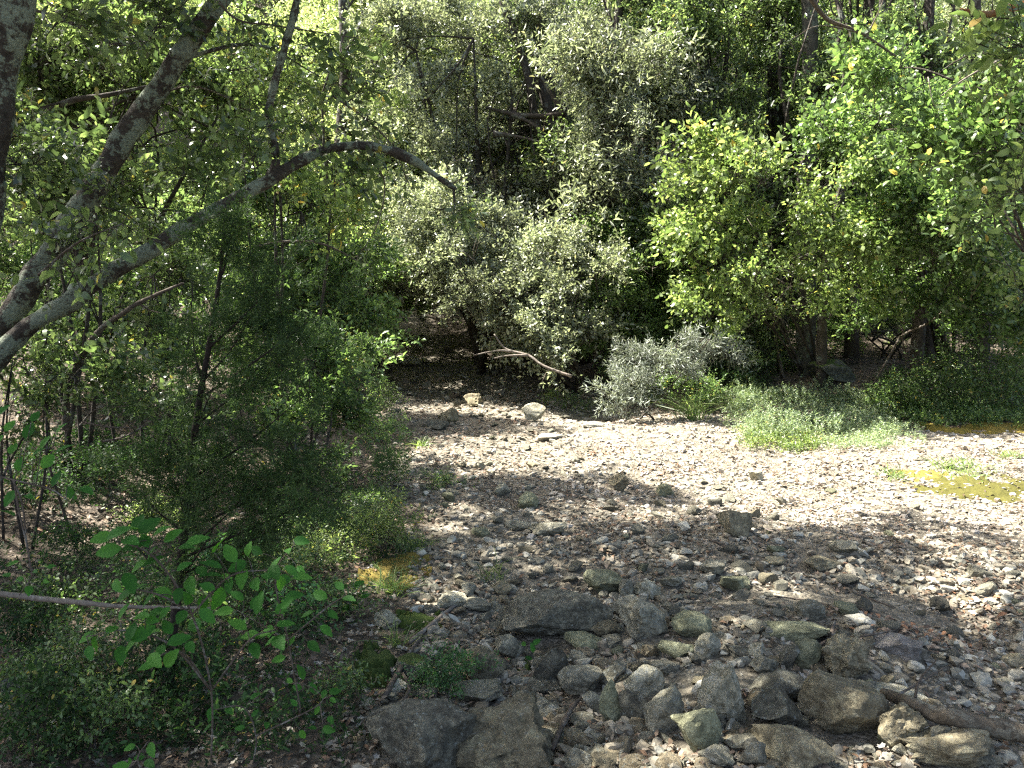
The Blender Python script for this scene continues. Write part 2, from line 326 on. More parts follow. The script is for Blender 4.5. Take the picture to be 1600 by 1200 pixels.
M['rock_purple'] = rock_mat('rock_purple', (.095, .09, .09), (.15, .142, .142), (.22, .21, .205), lich=.3, bump=1)
M['rock_moss'] = rock_mat('rock_moss', (.04, .045, .04), (.08, .085, .075), (.14, .14, .12), lich=.3, moss=.55)

# ------------------------------------------------------------------ ground
def build_ground():
    nu, nv = 300, 280
    u = np.linspace(-1, 1, nu); v = np.linspace(-.82, 1, nv)
    X = 60 * (.11 * u + .89 * u ** 5) + .8; Yc = 4.5 + 82 * (.085 * v + .915 * v ** 5)
    gx, gy = np.meshgrid(X, Yc); gz = height(gx.ravel(), gy.ravel())
    V = np.stack([gx.ravel(), gy.ravel(), gz], -1)
    i = np.arange(nv - 1)[:, None] * nu + np.arange(nu - 1)[None]
    i = i.ravel(); Q = np.stack([i, i + 1, i + nu + 1, i + nu], -1)
    me = mesh_np('ground', V, [Q], True, (M['ground'],))
    a = me.attributes.new('stony', 'FLOAT', 'POINT')
    pm = path_mask(gx.ravel(), gy.ravel())
    a.data.foreach_set('value', np.clip(pm, 0, 1).astype(np.float32))
    tag(add('ground', me), kind='structure')
build_ground()

# ------------------------------------------------------------------ tubes
def smooth_path(pts, rad, n=6):
    pts = np.asarray(pts, float); rad = np.asarray(rad, float)
    if len(pts) == 2: 
        t = np.linspace(0, 1, n + 1)[:, None]; return pts[0] * (1 - t) + pts[1] * t, rad[0] * (1 - t[:, 0]) + rad[1] * t[:, 0]
    P = np.vstack([2 * pts[0] - pts[1], pts, 2 * pts[-1] - pts[-2]]); out = []; ro = []
    for k in range(len(pts) - 1):
        p0, p1, p2, p3 = P[k:k + 4]
        for t in np.linspace(0, 1, n, endpoint=False):
            out.append(.5 * ((2 * p1) + (p2 - p0) * t + (2 * p0 - 5 * p1 + 4 * p2 - p3) * t * t + (3 * p1 - p0 - 3 * p2 + p3) * t ** 3))
            ro.append(rad[k] * (1 - t) + rad[k + 1] * t)
    out.append(pts[-1]); ro.append(rad[-1]); return np.array(out), np.array(ro)
def tube(geo, pts, rad, segs=8, n=6, lump=.08, seed=0):
    P, r = smooth_path(pts, rad, n); T = nrm(np.gradient(P, axis=0))
    ref = np.array([0, 0, 1.0]) if abs(T[0, 2]) < .9 else np.array([1.0, 0, 0])
    A = nrm(np.cross(T, ref)); B = np.cross(T, A)
    th = np.linspace(0, 2 * np.pi, segs, endpoint=False)
    ring = P[:, None] + r[:, None, None] * (np.cos(th)[None, :, None] * A[:, None] + np.sin(th)[None, :, None] * B[:, None])
    if lump:
        nz = vnoise(ring, 1 / max(r.mean() * 2.2, 1e-3), seed)
        ring = P[:, None] + (ring - P[:, None]) * (1 + lump * 1.6 * nz[..., None])
    V = ring.reshape(-1, 3); m = len(P)
    i = (np.arange(m - 1)[:, None] * segs + np.arange(segs)[None]); j = (np.arange(m - 1)[:, None] * segs + (np.arange(segs)[None] + 1) % segs)
    Q = np.stack([i.ravel(), j.ravel(), (j + segs).ravel(), (i + segs).ravel()], -1)
    V = np.vstack([V, P[0], P[-1]]); nV = len(V)
    a = np.arange(segs); b = (a + 1) % segs
    T1 = np.stack([b, a, np.full(segs, nV - 2)], -1); T2 = np.stack([a + (m - 1) * segs, b + (m - 1) * segs, np.full(segs, nV - 1)], -1)
    geo.put(V, np.vstack([T1, T2]), Q)
def tube_obj(name, pts, rad, mat, parent=None, segs=8, n=6, lump=.08, seed=0):
    g = Geo(); tube(g, pts, rad, segs, n, lump, seed); return add(name, g.mesh(name, mat), parent)

# ------------------------------------------------------------------ leaves
def leaves_geo(geo, P, axis, side, normal, l, wd, six=False, fold=.18, bend=.15):
    l = np.broadcast_to(l, (len(P),))[:, None]; wd = np.broadcast_to(wd, (len(P),))[:, None] / 2; n = len(P)
    if six:
        k = normal * l
        V = np.stack([P, P + axis * l * .28 + side * wd * .85 + k * .06, P + axis * l * .28 - side * wd * .85 + k * .06,
                      P + axis * l * .68 + side * wd * .8 + k * (.06 - bend * .3), P + axis * l * .68 - side * wd * .8 + k * (.06 - bend * .3), P + axis * l - k * bend], 1)
        b = np.arange(n)[:, None] * 6
        geo.put(V.reshape(-1, 3), np.vstack([b + [0, 2, 1], b + [3, 4, 5]]), b + [1, 2, 4, 3])
    else:
        up = normal * wd * fold * 2
        V = np.stack([P, P + axis * l * .48 + side * wd + up, P + axis * l - normal * l * bend, P + axis * l * .48 - side * wd + up], 1)
        b = np.arange(n)[:, None] * 4
        geo.put(V.reshape(-1, 3), np.vstack([b + [0, 2, 1], b + [0, 3, 2]]))
def sprigs(geo, rng, O, D, leaf, spr, wid=.5, six=False, droop=.1, gap=.42, spread=.9, jit=.25, twigs=False, flat=.7):
    """O origins, D directions (unit) of leafy twigs; spr leaves on each."""
    n = len(O); L = leaf * gap * spr
    ref = nrm(rng.normal(size=(n, 3))); A = nrm(np.cross(D, ref)); B = np.cross(D, A)
    k = np.arange(spr); t = (k + .6) / spr
    ph = k * 2.4 + rng.uniform(0, 6.28, (n, 1))
    rad = np.cos(ph)[..., None] * A[:, None] + np.sin(ph)[..., None] * B[:, None]
    P = O[:, None] + D[:, None] * (t[None, :, None] * L * rng.uniform(.7, 1.25, (n, 1, 1)))
    ax = nrm(D[:, None] * (.35 + .5 * t[None, :, None]) + rad * spread + rng.normal(size=(n, spr, 3)) * jit - np.array([0, 0, droop]))
    upv = np.array([0, 0, 1.0]) * flat + rad * .25 + rng.normal(size=(n, spr, 3)) * (1 - flat) * 1.3
    sd = nrm(np.cross(ax, upv)); nm = np.cross(sd, ax)
    lf = leaf * rng.uniform(.45, 1.35, (n, spr))
    P, ax, sd, nm = (q.reshape(-1, 3) for q in (P, ax, sd, nm)); lf = lf.ravel()
    leaves_geo(geo, P, ax, sd, nm, lf, lf * wid, six)
    if twigs is not None and twigs is not False:
        w_ = leaf * .035; V = np.stack([O - A * w_, O + A * w_, O + D * L], 1); b = np.arange(n)[:, None] * 3
        V2 = np.stack([O - B * w_, O + B * w_, O + D * L], 1)
        twigs.put(np.concatenate([V.reshape(-1, 3), V2.reshape(-1, 3)]), np.vstack([b + [0, 1, 2], b + 3 * n + [0, 1, 2]]))
def blobs_px(lst):
    """(px,py,Y,rx_px,ry_px[,depth_m]) -> centres, radii in metres"""
    C, Rr = [], []
    for b in lst:
        px, py, Y, rx, ry = b[:5]; dp = b[5] if len(b) > 5 else .8 * rx / F * Y
        C.append(at(px, py, Y)); Rr.append((rx / F * Y, dp, ry / F * Y))
    return np.array(C), np.array(Rr)
def crown_geo(seed, C, Rr, leaf, lai=2.2, spr=7, wid=.5, six=False, clump=.28, shell=.45, up=.35, out_=.8, droop=.1, twigs=None, flat=.7, flatten=.6, gap=.42, jit=.25, accept=None):
    rng = np.random.default_rng(seed); geo = Geo()
    area = np.pi * Rr[:, 0] * Rr[:, 2]; la = leaf * leaf * wid * .62
    n = max(8, int(lai * area.sum() / la / spr))
    bi = rng.choice(len(C), n, p=area / area.sum())
    # sub-clumps
    per = np.maximum(5, (Rr[:, 0] * Rr[:, 2] / (clump * clump) * 2.6 * np.maximum(Rr[:, 1] / clump, 1) ** .4).astype(int)); off = np.concatenate([[0], np.cumsum(per)[:-1]])
    tot = per.sum(); own = np.repeat(np.arange(len(C)), per)
    d = nrm(rng.normal(size=(tot, 3))); r = rng.uniform(0, 1, (tot, 1)) ** shell
    SC = C[own] + d * r * Rr[own]; SD = nrm(d + np.array([0, -.2, up])); SS = clump * rng.uniform(.55, 1.3, (tot, 1))
    si = off[bi] + (rng.uniform(size=n) * per[bi]).astype(int)
    g = rng.normal(size=(n, 3)) * .55; g[:, 2] *= flatten
    O = SC[si] + g * SS[si]
    D = nrm(nrm(g) * .7 + SD[si] * out_ + rng.normal(size=(n, 3)) * .35 + np.array([0, 0, up]))
    if accept is not None:
        ok = accept(O, rng); O, D = O[ok], D[ok]
    sprigs(geo, rng, O, D, leaf, spr, wid, six, droop, gap=gap, twigs=twigs, flat=flat, jit=jit)
    return geo, SC
def limbs(geo, rng, root, SC, n, r0, sag=.1):
    idx = rng.choice(len(SC), min(n, len(SC)), replace=False)
    root = np.asarray(root)
    for i in idx:
        s = root[rng.integers(len(root))] if root.ndim == 2 else root
        e = SC[i]; d = np.linalg.norm(e - s)
        m1 = s + (e - s) * .35 + rng.normal(size=3) * d * .07 + [0, 0, d * .08]; m2 = s + (e - s) * .7 + rng.normal(size=3) * d * .06
        tube(geo, [s, m1, m2, e], [r0 * .8, r0 * .55, r0 * .3, r0 * .1], 5, 3, 0)

def plant(name, label, cat, base, blobs, mat, leaf, seed, trunk=None, bark='bark_dark', nlimb=10, rlimb=.02, group=None, tname='trunk', cname='crown', world=False, **kw):
    """A tree or shrub: empty > trunk (one mesh per stem), limbs, crown."""
    C, Rr = (blobs if world else blobs_px(blobs))
    rt = empty(name, base, label, cat, group); rng = np.random.default_rng(seed + 999)
    tg = Geo()
    cl = kw.pop('cl', 0)
    if cl:
        leaf *= 1.2
        rad = kw.get('crad') or max(.16, min(.5, kw.get('clump', .2) * 1.5)); cv = kw.pop('lai', 1.5) * cl
        pr = clump_proto(mat, leaf, kw.get('wid', .5), kw.get('spr', 7), kw.get('six', False), len(CL) + 3, round(rad, 2), kw.get('flat', .7), kw.get('gap', .42))
        SC = clumps(rt, rng, C, Rr, pr, rad, cv, np.array(base)); crad = rad
    else:
        geo, SC = crown_geo(seed, C, Rr, leaf, twigs=tg, **kw)
        add(cname, geo.mesh(name + '_' + cname, M[mat]), rt)
    roots = []
    for k, (pts, rad) in enumerate(trunk or []):
        tube_obj(tname, pts, rad, M[bark], rt, 8 if max(rad) > .02 else 6, 5, .12, seed + k); roots += list(np.asarray(pts)[1:])
    if nlimb:
        limbs(tg, rng, np.array(roots) if roots else np.array(base), SC, nlimb, rlimb)
    if cl:
        for _ in range(5):
            p0 = SC[int(rng.integers(len(SC)))]; dd = nrm(rng.normal(size=3) + [0, -.5, .1]); L_ = crad * rng.uniform(1.6, 3.2); p0 = p0 + dd * crad * .3; sd_ = rng.normal(size=3) * L_ * .12
            q = Geo(); rr_ = crad * .02; pts_ = [p0, p0 + dd * L_ * .5 + sd_, p0 + dd * L_]; tube(q, pts_, [rr_, rr_ * .7, rr_ * .25], 5, 3, 0)
            tube(q, [pts_[1], pts_[1] + nrm(dd + rng.normal(size=3) * .6) * L_ * .4], [rr_ * .6, rr_ * .2], 4, 2, 0)
            add('bare_twig', q.mesh('bare_twig', M['twig']), rt)
    if tg.n: add('limbs', tg.mesh(name + '_limbs', M[bark]), rt)
    return rt
CL = {}
def clump_proto(mat, leaf, wid, spr, six, seed, rad, flat, gap, tint=''):
    key = (mat, leaf, wid, spr, six, rad, flat)
    if key in CL: return CL[key]
    out = []
    for k in range(5):
        rng = np.random.default_rng(seed * 7 + k); tg = Geo(); g = Geo(); la = leaf * leaf * wid * .62
        n = int(1.55 * math.pi * rad * rad / la / spr); nb = 9
        az = rng.uniform(0, 6.28, nb); bd = nrm(np.stack([rng.uniform(.1, 1, nb), np.cos(az) * .75, np.sin(az) * .5], -1)); bl = rad * rng.uniform(.6, 1.15, nb)
        s0 = np.array([-rad * .7, 0, 0]); tube(tg, [s0, s0 * .4, [rad * .3, 0, 0]], [rad * .022, rad * .016, rad * .008], 5, 3, 0)
        for d, l in zip(bd, bl):
            st = np.array([rng.uniform(-.55, .1) * rad, 0, 0]); tube(tg, [st, st + d * l * .5 + [0, 0, .03 * rad], st + d * l], [rad * .011, rad * .007, rad * .003], 4, 2, 0)
        bi = rng.integers(0, nb, n); t = rng.uniform(.3, 1.25, (n, 1)); g0 = rng.normal(size=(n, 3)) * rad * [.12, .12, .07]
        O = np.array([-.25 * rad, 0, 0]) + bd[bi] * bl[bi][:, None] * t + g0; D = nrm(bd[bi] * .7 + nrm(g0) * .6 + rng.normal(size=(n, 3)) * .3 + [0, 0, .3])
        sprigs(g, rng, O, D, leaf, spr, wid, six, .1, gap=gap, twigs=tg, flat=flat, jit=.3)
        nl = len(g.T); V = np.concatenate(g.V + tg.V); fs = []; mi = []
        for gg, o, m in ((g, 0, 0), (tg, g.n, 1)):
            if gg.T: a = np.concatenate(gg.T) + o; fs.append(a); mi.append(np.full(len(a), m))
            if gg.Q: a = np.concatenate(gg.Q) + o; fs.append(a); mi.append(np.full(len(a), m))
        me = mesh_np('leafy_branch', V, fs, True, (M[mat], M['bark_dark'])); me.polygons.foreach_set('material_index', np.concatenate(mi).astype(np.int32))
        out.append(me)
    CL[key] = out; return out
NCL = [0]
def clumps(rt, rng, C, Rr, protos, rad, cover, root, up=.35, name='leafy_branch'):
    area = np.pi * Rr[:, 0] * Rr[:, 2]; n = max(4, min(295, int(cover * area.sum() / (math.pi * rad * rad * .8)))); bi = rng.choice(len(C), n, p=area / area.sum())
    d = nrm(rng.normal(size=(n, 3))); P = C[bi] + d * rng.uniform(0, 1, (n, 1)) ** .5 * Rr[bi] * rng.uniform(.8, 1.25, (n, 1))
    D = nrm(d * .9 + (C[bi] - root) / np.maximum(np.linalg.norm(C[bi] - root, axis=1, keepdims=True), .1) * .5 + rng.normal(size=(n, 3)) * .3 + [0, 0, up])
    for p, x in zip(P, D):
        o = link(bpy.data.objects.new(name, protos[int(rng.integers(len(protos)))])); o.parent = rt
        z = nrm(np.array([0, 0, 1.0]) + rng.normal(size=3) * .25); y = nrm(np.cross(z, x)); z = np.cross(x, y); s = rng.uniform(.6, 1.35)
        mt = Matrix(((x[0] * s, y[0] * s, z[0] * s, 0), (x[1] * s, y[1] * s, z[1] * s, 0), (x[2] * s, y[2] * s, z[2] * s, 0), (0, 0, 0, 1)))
        mt.translation = Vector(p) - rt.location; o.matrix_local = mt
    NCL[0] += n; return P
def px_path(lst): return [at(a, b, c) for a, b, c in lst]

# ------------------------------------------------------------------ stones
_ico = {}
def ico(sub):
    if sub not in _ico:
        bm = bmesh.new(); bmesh.ops.create_icosphere(bm, subdivisions=sub, radius=1)
        _ico[sub] = (np.array([v.co[:] for v in bm.verts]), np.array([[v.index for v in f.verts] for f in bm.faces])); bm.free()
    return _ico[sub]
def rock_verts(seed, sub, cuts=9, rough=.05, layered=0.0, lo=.5, hi=.85):
    lo -= .1; hi -= .1; cuts += 5; rough *= 1.25
    rng = np.random.default_rng(seed); V, T = ico(sub); V = V.copy()
    for _ in range(cuts):
        n = nrm(rng.normal(size=3)); d = rng.uniform(lo, hi); V -= n * np.maximum(V @ n - d, 0)[:, None] * .97
    V = V + nrm(V) * (fbm(V, 2.2, seed) * rough * 1.4 + fbm(V, 6, seed + 3) * rough * .55 + fbm(V, 15, seed + 9, 2) * rough * (.25 if sub > 3 else 0))[:, None]
    if layered:
        n = nrm(rng.normal(size=3) * [1, .5, 1]); q = V @ n * 7 + vnoise(V, 1.5, seed) * 1.2
        V = V + nrm(V) * (layered * (np.abs(q - np.round(q)) * 2 - .5))[:, None]
    V = V / np.abs(V).max(0)
    return V, T
def rock_mesh(name, seed, sub, mat, dims=(1, 1, 1), **kw):
    V, T = rock_verts(seed, sub, **kw); me = mesh_np(name, V * np.array(dims), [T], True, (M[mat],))
    me.set_sharp_from_angle(angle=R(22)); return me
PLACED = []
def stone(px, py, wp, hp, mat, label, seed, cat='stone', rot=None, sink=.22, name='stone', sub=4, group=None, depth=.8, tilt=0, **kw):
    p = ground_hit(px, min(py, 1196)); 
    if py > 1196: p = at(px, 1196, p[1] * (1 - (py - 1196) * .0014)); p[2] = hz(p[0], p[1])
    k = np.linalg.norm(p - [0, 0, EYE]) / F; W = wp * k; H = hp * k
    dpt = W * depth; down = (EYE - p[2]) / np.linalg.norm(p - [0, 0, EYE])
    Hz = max(H * 1.02 - dpt * down * .38, H * .45)           # top seen obliquely takes part of the outline
    me = rock_mesh('stone', seed, sub, mat, (W / 2, dpt / 2, Hz / 2 * (1 + sink)), **kw)
    o = add(name, me); fy = dpt * .42
    o.location = (p[0], p[1] + fy, hz(p[0], p[1] + fy) * .5 + p[2] * .5 + Hz / 2 * (1 - sink))
    o.rotation_euler = (0, tilt, math.radians(rot) if rot else 0)
    PLACED.append((p[0], p[1] + fy, max(W, dpt) / 2)); return tag(o, label, cat, group)

# ------------------------------------------------------------------ large vegetation: far wood on the hillside
def tree_world(name, label, cat, x, y, hgt, cr, mat, leaf, seed, lai, group=None, trunk_r=.1, lean=(0, 0), nb=5, z0=.42, bark='bark_dark', **kw):
    z = hz(x, y); rng = np.random.default_rng(seed); b = np.array([x, y, z - .05])
    top = b + [lean[0], lean[1], hgt * .8]
    C = [top * 1.0]; Rr = [(cr * .8, cr * .8, hgt * .24)]
    for k in range(nb):
        a = k * 6.28 / nb + rng.uniform(-.4, .4); zz = rng.uniform(z0, .85)
        C.append(b + [lean[0] * zz + math.cos(a) * cr * .65, lean[1] * zz + math.sin(a) * cr * .65, hgt * zz]); Rr.append((cr * rng.uniform(.45, .7), cr * rng.uniform(.45, .7), hgt * .17))
    tr = [([b, b + [lean[0] * .2, lean[1] * .2, hgt * .3], b + [lean[0] * .6, lean[1] * .6, hgt * .55], top], [trunk_r, trunk_r * .8, trunk_r * .55, trunk_r * .15])]
    return plant(name, label, cat, b, (np.array(C), np.array(Rr)), mat, leaf, seed, tr, bark, nlimb=14, rlimb=trunk_r * .4, group=group, world=True, lai=lai, **kw)
def copy_tree(root, loc, rz, scale, label):
    r = root.copy(); COL.objects.link(r); r.location = Vector(loc); r.rotation_euler = (0, 0, rz); r.scale = (scale,) * 3; r['label'] = label
    for ch in list(root.children):
        c = ch.copy(); COL.objects.link(c); c.parent = r
    return r
# prototypes standing in view (meshes are in world space, children offset by -location of the root)
G_BACK = 'trees rising on the wooded hillside'
protoA = tree_world('hillside_tree', 'pale green hillside tree at the left end of the back row, behind the leaning trunk', 'tree', -8.6, 17.5, 7.2, 2.5, 'leaf_pale', .085, 401, 2.3, G_BACK, .1)
protoB = tree_world('hillside_tree', 'dark holm oak at the middle of the back row, straight behind the shaded path', 'tree', .2, 18.5, 7.6, 2.5, 'leaf_silver', .08, 402, 2.1, G_BACK, .12)
protoC = tree_world('hillside_tree', 'glossy green tree in the back row behind the twin upright trunks', 'tree', 6.6, 17.2, 7.4, 2.4, 'leaf_gloss', .08, 403, 2.1, G_BACK, .11)
back = [(-4.6, 19.5, protoA, 1.0, 'pale backlit tree up the slope above the end of the stony path'),
        (-1.6, 22.5, protoA, 1.15, 'tall pale tree high on the slope just left of the middle of the photo'),
        (3.6, 20.5, protoB, 1.05, 'grey-green oak up the slope between the dark oak and the twin trunks'),
        (10.8, 18.6, protoB, 1.0, 'grey-green oak behind the right end of the yellow-green shrub'),
        (-12.5, 21, protoC, 1.1, 'glossy tree far up the slope behind the thick lichened trunk'),
        (14.5, 21, protoC, 1.05, 'glossy tree up the slope by the gap of blue sky')]
rngb = np.random.default_rng(8)
for x, y, pr, s, lab in back: copy_tree(pr, (x, y, hz(x, y) - .05), rngb.uniform(0, 6), s, lab)
ROWS = [(27, 2.1, 1.25), (35, 2.4, 1.55)]
row_lab = {27: 'second row of trees up the hillside, seen only through gaps in the crowns', 35: 'highest row of trees on the hillside, seen only through gaps in the crowns'}
for Y, gapx, s in ROWS:
    for k, x in enumerate(np.arange(-Y * .78, Y * .64, gapx * 2.1)):
        if Y == 35 and x > 19: continue
        pr = (protoA, protoB, protoC, protoA)[int(rngb.integers(4))]; yy = Y + rngb.uniform(-2, 2); xx = x + rngb.uniform(-1, 1)
        copy_tree(pr, (xx, yy, hz(xx, yy) - .3), rngb.uniform(0, 6), s * rngb.uniform(.9, 1.15), row_lab[Y])

# upright trunks standing between the shrubs and the slope
G_TR = 'upright trunks in the wood at the upper right'
trunks = [
 ([(1213, 560, 12.5), (1215, 330, 12.5), (1210, 150, 12.5), (1222, -60, 12.5)], 13, 'dark upright trunk just left of the mossy grey trunk at the upper right'),
 ([(1258, 560, 11.5), (1262, 300, 11.5), (1266, 120, 11.5), (1262, -60, 11.5)], 15, 'thickest upright grey trunk at the upper right, spotted with lichen'),
 ([(1330, 560, 12), (1338, 260, 12), (1350, 120, 12), (1362, -60, 12)], 9, 'dark trunk right of the thickest grey one, behind the dead grey bough'),
 ([(1290, 420, 11), (1345, 170, 11), (1372, 60, 11), (1385, -60, 11)], 7, 'thin dark trunk slanting right across the upper right'),
 ([(1130, 420, 12.5), (1118, 200, 12.5), (1100, 90, 12.5), (1085, -60, 12.5)], 9, 'dark trunk leaning left above the yellow-green shrub'),
 ([(1440, 420, 11), (1446, 180, 11), (1455, -60, 11)], 9, 'dark trunk below the rust coloured bough at the upper right'),
 ([(1540, 440, 11), (1533, 230, 11), (1524, 60, 11), (1527, -60, 11)], 9, 'dark trunk near the right edge, under the gap of sky'),
 ([(912, 420, 13.5), (900, 320, 13.5), (860, 180, 13.5), (838, 90, 13.5)], 10, 'dark slanting trunk in the shadowy hollow at the middle of the wood'),
 ([(880, 300, 13.3), (840, 200, 13.3), (820, 100, 13.3), (770, -40, 13.3)], 7, 'thin dark trunk leaning left above the shadowy hollow'),
 ([(950, 460, 13), (957, 250, 13), (962, 60, 13), (978, -40, 13)], 8, 'straight dark trunk right of the shadowy hollow'),
 ([(1010, 440, 13), (1012, 250, 13), (1006, 60, 13), (1002, -40, 13)], 7, 'straight thin trunk behind the silver-green crown'),
 ([(535, 470, 14), (530, 250, 14), (538, 120, 14), (534, -40, 14)], 9, 'dark trunk behind the arching bough, left of the bright slope'),
 ([(880, 600, 12.2), (905, 430, 12.2), (892, 350, 12.2)], 8, 'short dark stem under the silver-green crown'),
]
for i, (pp, rp, lab) in enumerate(trunks):
    pts = px_path(pp); r = rp / F * pp[0][2]
    g0 = pts[0].copy(); g0[2] = hz(g0[0], g0[1]) - .1
    pts = [g0] + pts if g0[2] < pts[0][2] - .3 else pts
    rt = empty('tree_trunk', pts[0], lab, 'tree', G_TR)
    tube_obj('trunk', pts, [r * 1.25] + [r * (1 - .4 * k / len(pts)) for k in range(len(pts) - 1)], M['bark_grey' if i in (0, 1) else 'bark_dark'], rt, 8, 5, .14, i)
    tg = Geo(); rg = np.random.default_rng(50 + i); Z = pts[-1][2]
    sd = [np.array([pts[-1][0] + rg.uniform(-.5, .5), pts[-1][1] + rg.uniform(0, .8), Z + rg.uniform(.2, 1.2)]) for _ in range(3)]
    cg, SC = crown_geo(600 + i, np.array(sd), np.array([[.8, .7, .5]] * 3), .07, lai=1.3, twigs=tg)
    limbs(tg, rg, np.array(pts[1:]), SC, 8, r * .4)
    add('crown', cg.mesh('crown', M['leaf_gloss']), rt); add('limbs', tg.mesh('limbs', M['bark_dark']), rt)

# ------------------------------------------------------------------ shrubs and trees of the middle distance
def gbase(px, Y): x = (px - 800) / F * Y; return np.array([x, Y, hz(x, Y) - .03])
def stems(px, Y, tips, r, rng, n=4):
    b = gbase(px, Y); out = []
    for k in range(n):
        tx, ty, tY = tips[k % len(tips)]; e = at(tx, ty, tY); s = b + [rng.uniform(-.25, .25), rng.uniform(-.2, .2), 0]
        m = s + (e - s) * .5 + [rng.uniform(-.15, .15), 0, np.linalg.norm(e - s) * .07]
        out.append(([s, m, e], [r, r * .7, r * .25]))
    return b, out
rs = np.random.default_rng(77)
def shrub(px, Y, tips, r, n, name, label, blobs, mat, leaf, seed, cat='shrub', **kw):
    b, st = stems(px, Y, tips, r, rs, n); kw.setdefault('cl', 1.85); return plant(name, label, cat, b, blobs, mat, leaf, seed, st, tname='stem', **kw)

shrub(560, 14, [(600, 120, 15), (500, 220, 14.5), (650, 60, 15.5), (560, 320, 14)], .05, 5, 'backlit_tree', 'tall sunlit yellow-green tree rising behind the arching bough', 
  [(600, 60, 15.5, 130, 90), (690, 130, 15.5, 90, 90), (500, 120, 15.5, 100, 90), (600, 200, 15, 110, 80), (520, 290, 14.5, 110, 80), (640, 300, 14.5, 90, 70), (460, 360, 14, 110, 70), (580, 400, 13.5, 110, 60), (700, 20, 16, 120, 60)],
  'leaf_pale', .06, 501, cat='tree', lai=1.5, spr=8, clump=.3, nlimb=24, rlimb=.03)
shrub(850, 13.5, [(800, 200, 14), (740, 300, 13.5), (860, 120, 14)], .06, 4, 'holm_oak', 'grey-green holm oak round the shadowy hollow in the middle of the wood',
  [(760, 90, 15, 110, 80), (720, 210, 14, 80, 80), (800, 190, 14.5, 60, 50), (690, 320, 13, 80, 70), (780, 400, 12.8, 90, 60), (860, 330, 13.2, 70, 60), (900, 60, 15, 90, 70), (860, 250, 15, 90, 70)],
  'leaf_silver', .055, 502, cat='tree', lai=1.7, spr=8, clump=.3, nlimb=26, rlimb=.03)
shrub(980, 12.6, [(930, 150, 12.0), (1000, 200, 12.0), (900, 330, 12.0)], .05, 4, 'holm_oak', 'silver-leaved holm oak with bright tips, left of the twin trunks',
  [(910, 100, 12.0, 45, 55), (950, 170, 12.0, 60, 60), (1020, 130, 12.0, 55, 60), (1000, 230, 11.8, 70, 60), (920, 260, 12.2, 50, 50), (960, 330, 12.0, 70, 50), (1060, 190, 12.2, 50, 70)],
  'leaf_silver', .075, 503, cat='tree', lai=1.7, spr=9, clump=.26, wid=.3, nlimb=20, rlimb=.025)
shrub(905, 11.6, [(720, 430, 10.6), (780, 460, 10.4), (850, 470, 10.6), (700, 380, 10.8), (930, 430, 10.8)], .035, 6, 'overhanging_shrub', 'grey-green shrub hanging over the dark end of the path',
  [(700, 420, 11, 65, 50), (750, 460, 10.8, 65, 34), (820, 470, 10.8, 75, 55), (880, 520, 10.6, 70, 50), (800, 380, 11.3, 80, 50), (900, 430, 11, 80, 60), (670, 350, 11.4, 50, 50)],
  'leaf_silver', .045, 504, lai=1.9, spr=8, clump=.2, nlimb=30, rlimb=.014)
shrub(960, 11.6, [(960, 440, 11.5), (1000, 480, 11.3), (930, 520, 11.3)], .03, 5, 'evergreen_shrub', 'fresh green small-leaved shrub beside the grey sprawling shrub',
  [(960, 460, 11.5, 70, 60), (1010, 400, 11.8, 55, 60), (950, 540, 11.3, 60, 40), (1030, 500, 11.5, 45, 60), (960, 370, 12.1, 60, 40)],
  'leaf_fresh', .04, 505, lai=1.9, spr=8, clump=.18, nlimb=30, rlimb=.012)
shrub(1090, 11.6, [(1080, 380, 11.6), (1130, 330, 11.5), (1050, 300, 11.8), (1170, 400, 11.3)], .05, 5, 'evergreen_tree', 'dark glossy tree filling the shade between silver oak and yellow-green shrub',
  [(1080, 330, 12, 90, 70), (1150, 250, 12, 90, 70), (1250, 200, 12.5, 90, 70), (1350, 180, 12.5, 90, 60), (1180, 60, 13, 90, 70), (1480, 160, 12.5, 90, 70), (1100, 180, 12.6, 70, 60), (1060, 420, 11.6, 60, 50), (1190, 360, 11.8, 80, 70), (1120, 120, 12.6, 90, 60), (1040, 40, 12.8, 80, 60), (1300, 300, 12, 90, 80), (1420, 330, 12, 90, 80), (1550, 300, 12, 90, 80)],
  'leaf_gloss', .06, 506, cat='tree', lai=1.2, spr=8, clump=.3, nlimb=24, rlimb=.03)
# the big shrubs on the right
shrub(1260, 11.6, [(1130, 300, 9.8), (1180, 400, 9.8), (1090, 450, 10.0), (1260, 330, 9.8), (1190, 480, 10.0)], .022, 6, 'yellow_green_shrub', 'broad sunlit yellow-green shrub with flower heads, leaning over the clearing',
  [(1100, 250, 9.8, 65, 28), (1170, 270, 9.6, 80, 30), (1075, 310, 9.8, 45, 25), (1060, 370, 9.8, 40, 22), (1210, 340, 9.5, 90, 35), (1120, 400, 9.8, 55, 28), (1190, 440, 9.8, 90, 28), (1100, 475, 9.8, 40, 18), (1290, 290, 9.6, 70, 40), (1290, 400, 9.6, 80, 35), (1240, 490, 10.0, 70, 20), (1330, 470, 9.8, 60, 22), (1160, 510, 10.0, 40, 16), (1330, 350, 9.6, 60, 35), (1080, 235, 10.0, 30, 16), (1130, 350, 9.8, 50, 25)],
  'leaf_bright', .058, 507, lai=1.25, spr=7, six=True, clump=.18, nlimb=40, rlimb=.01, flat=.6)
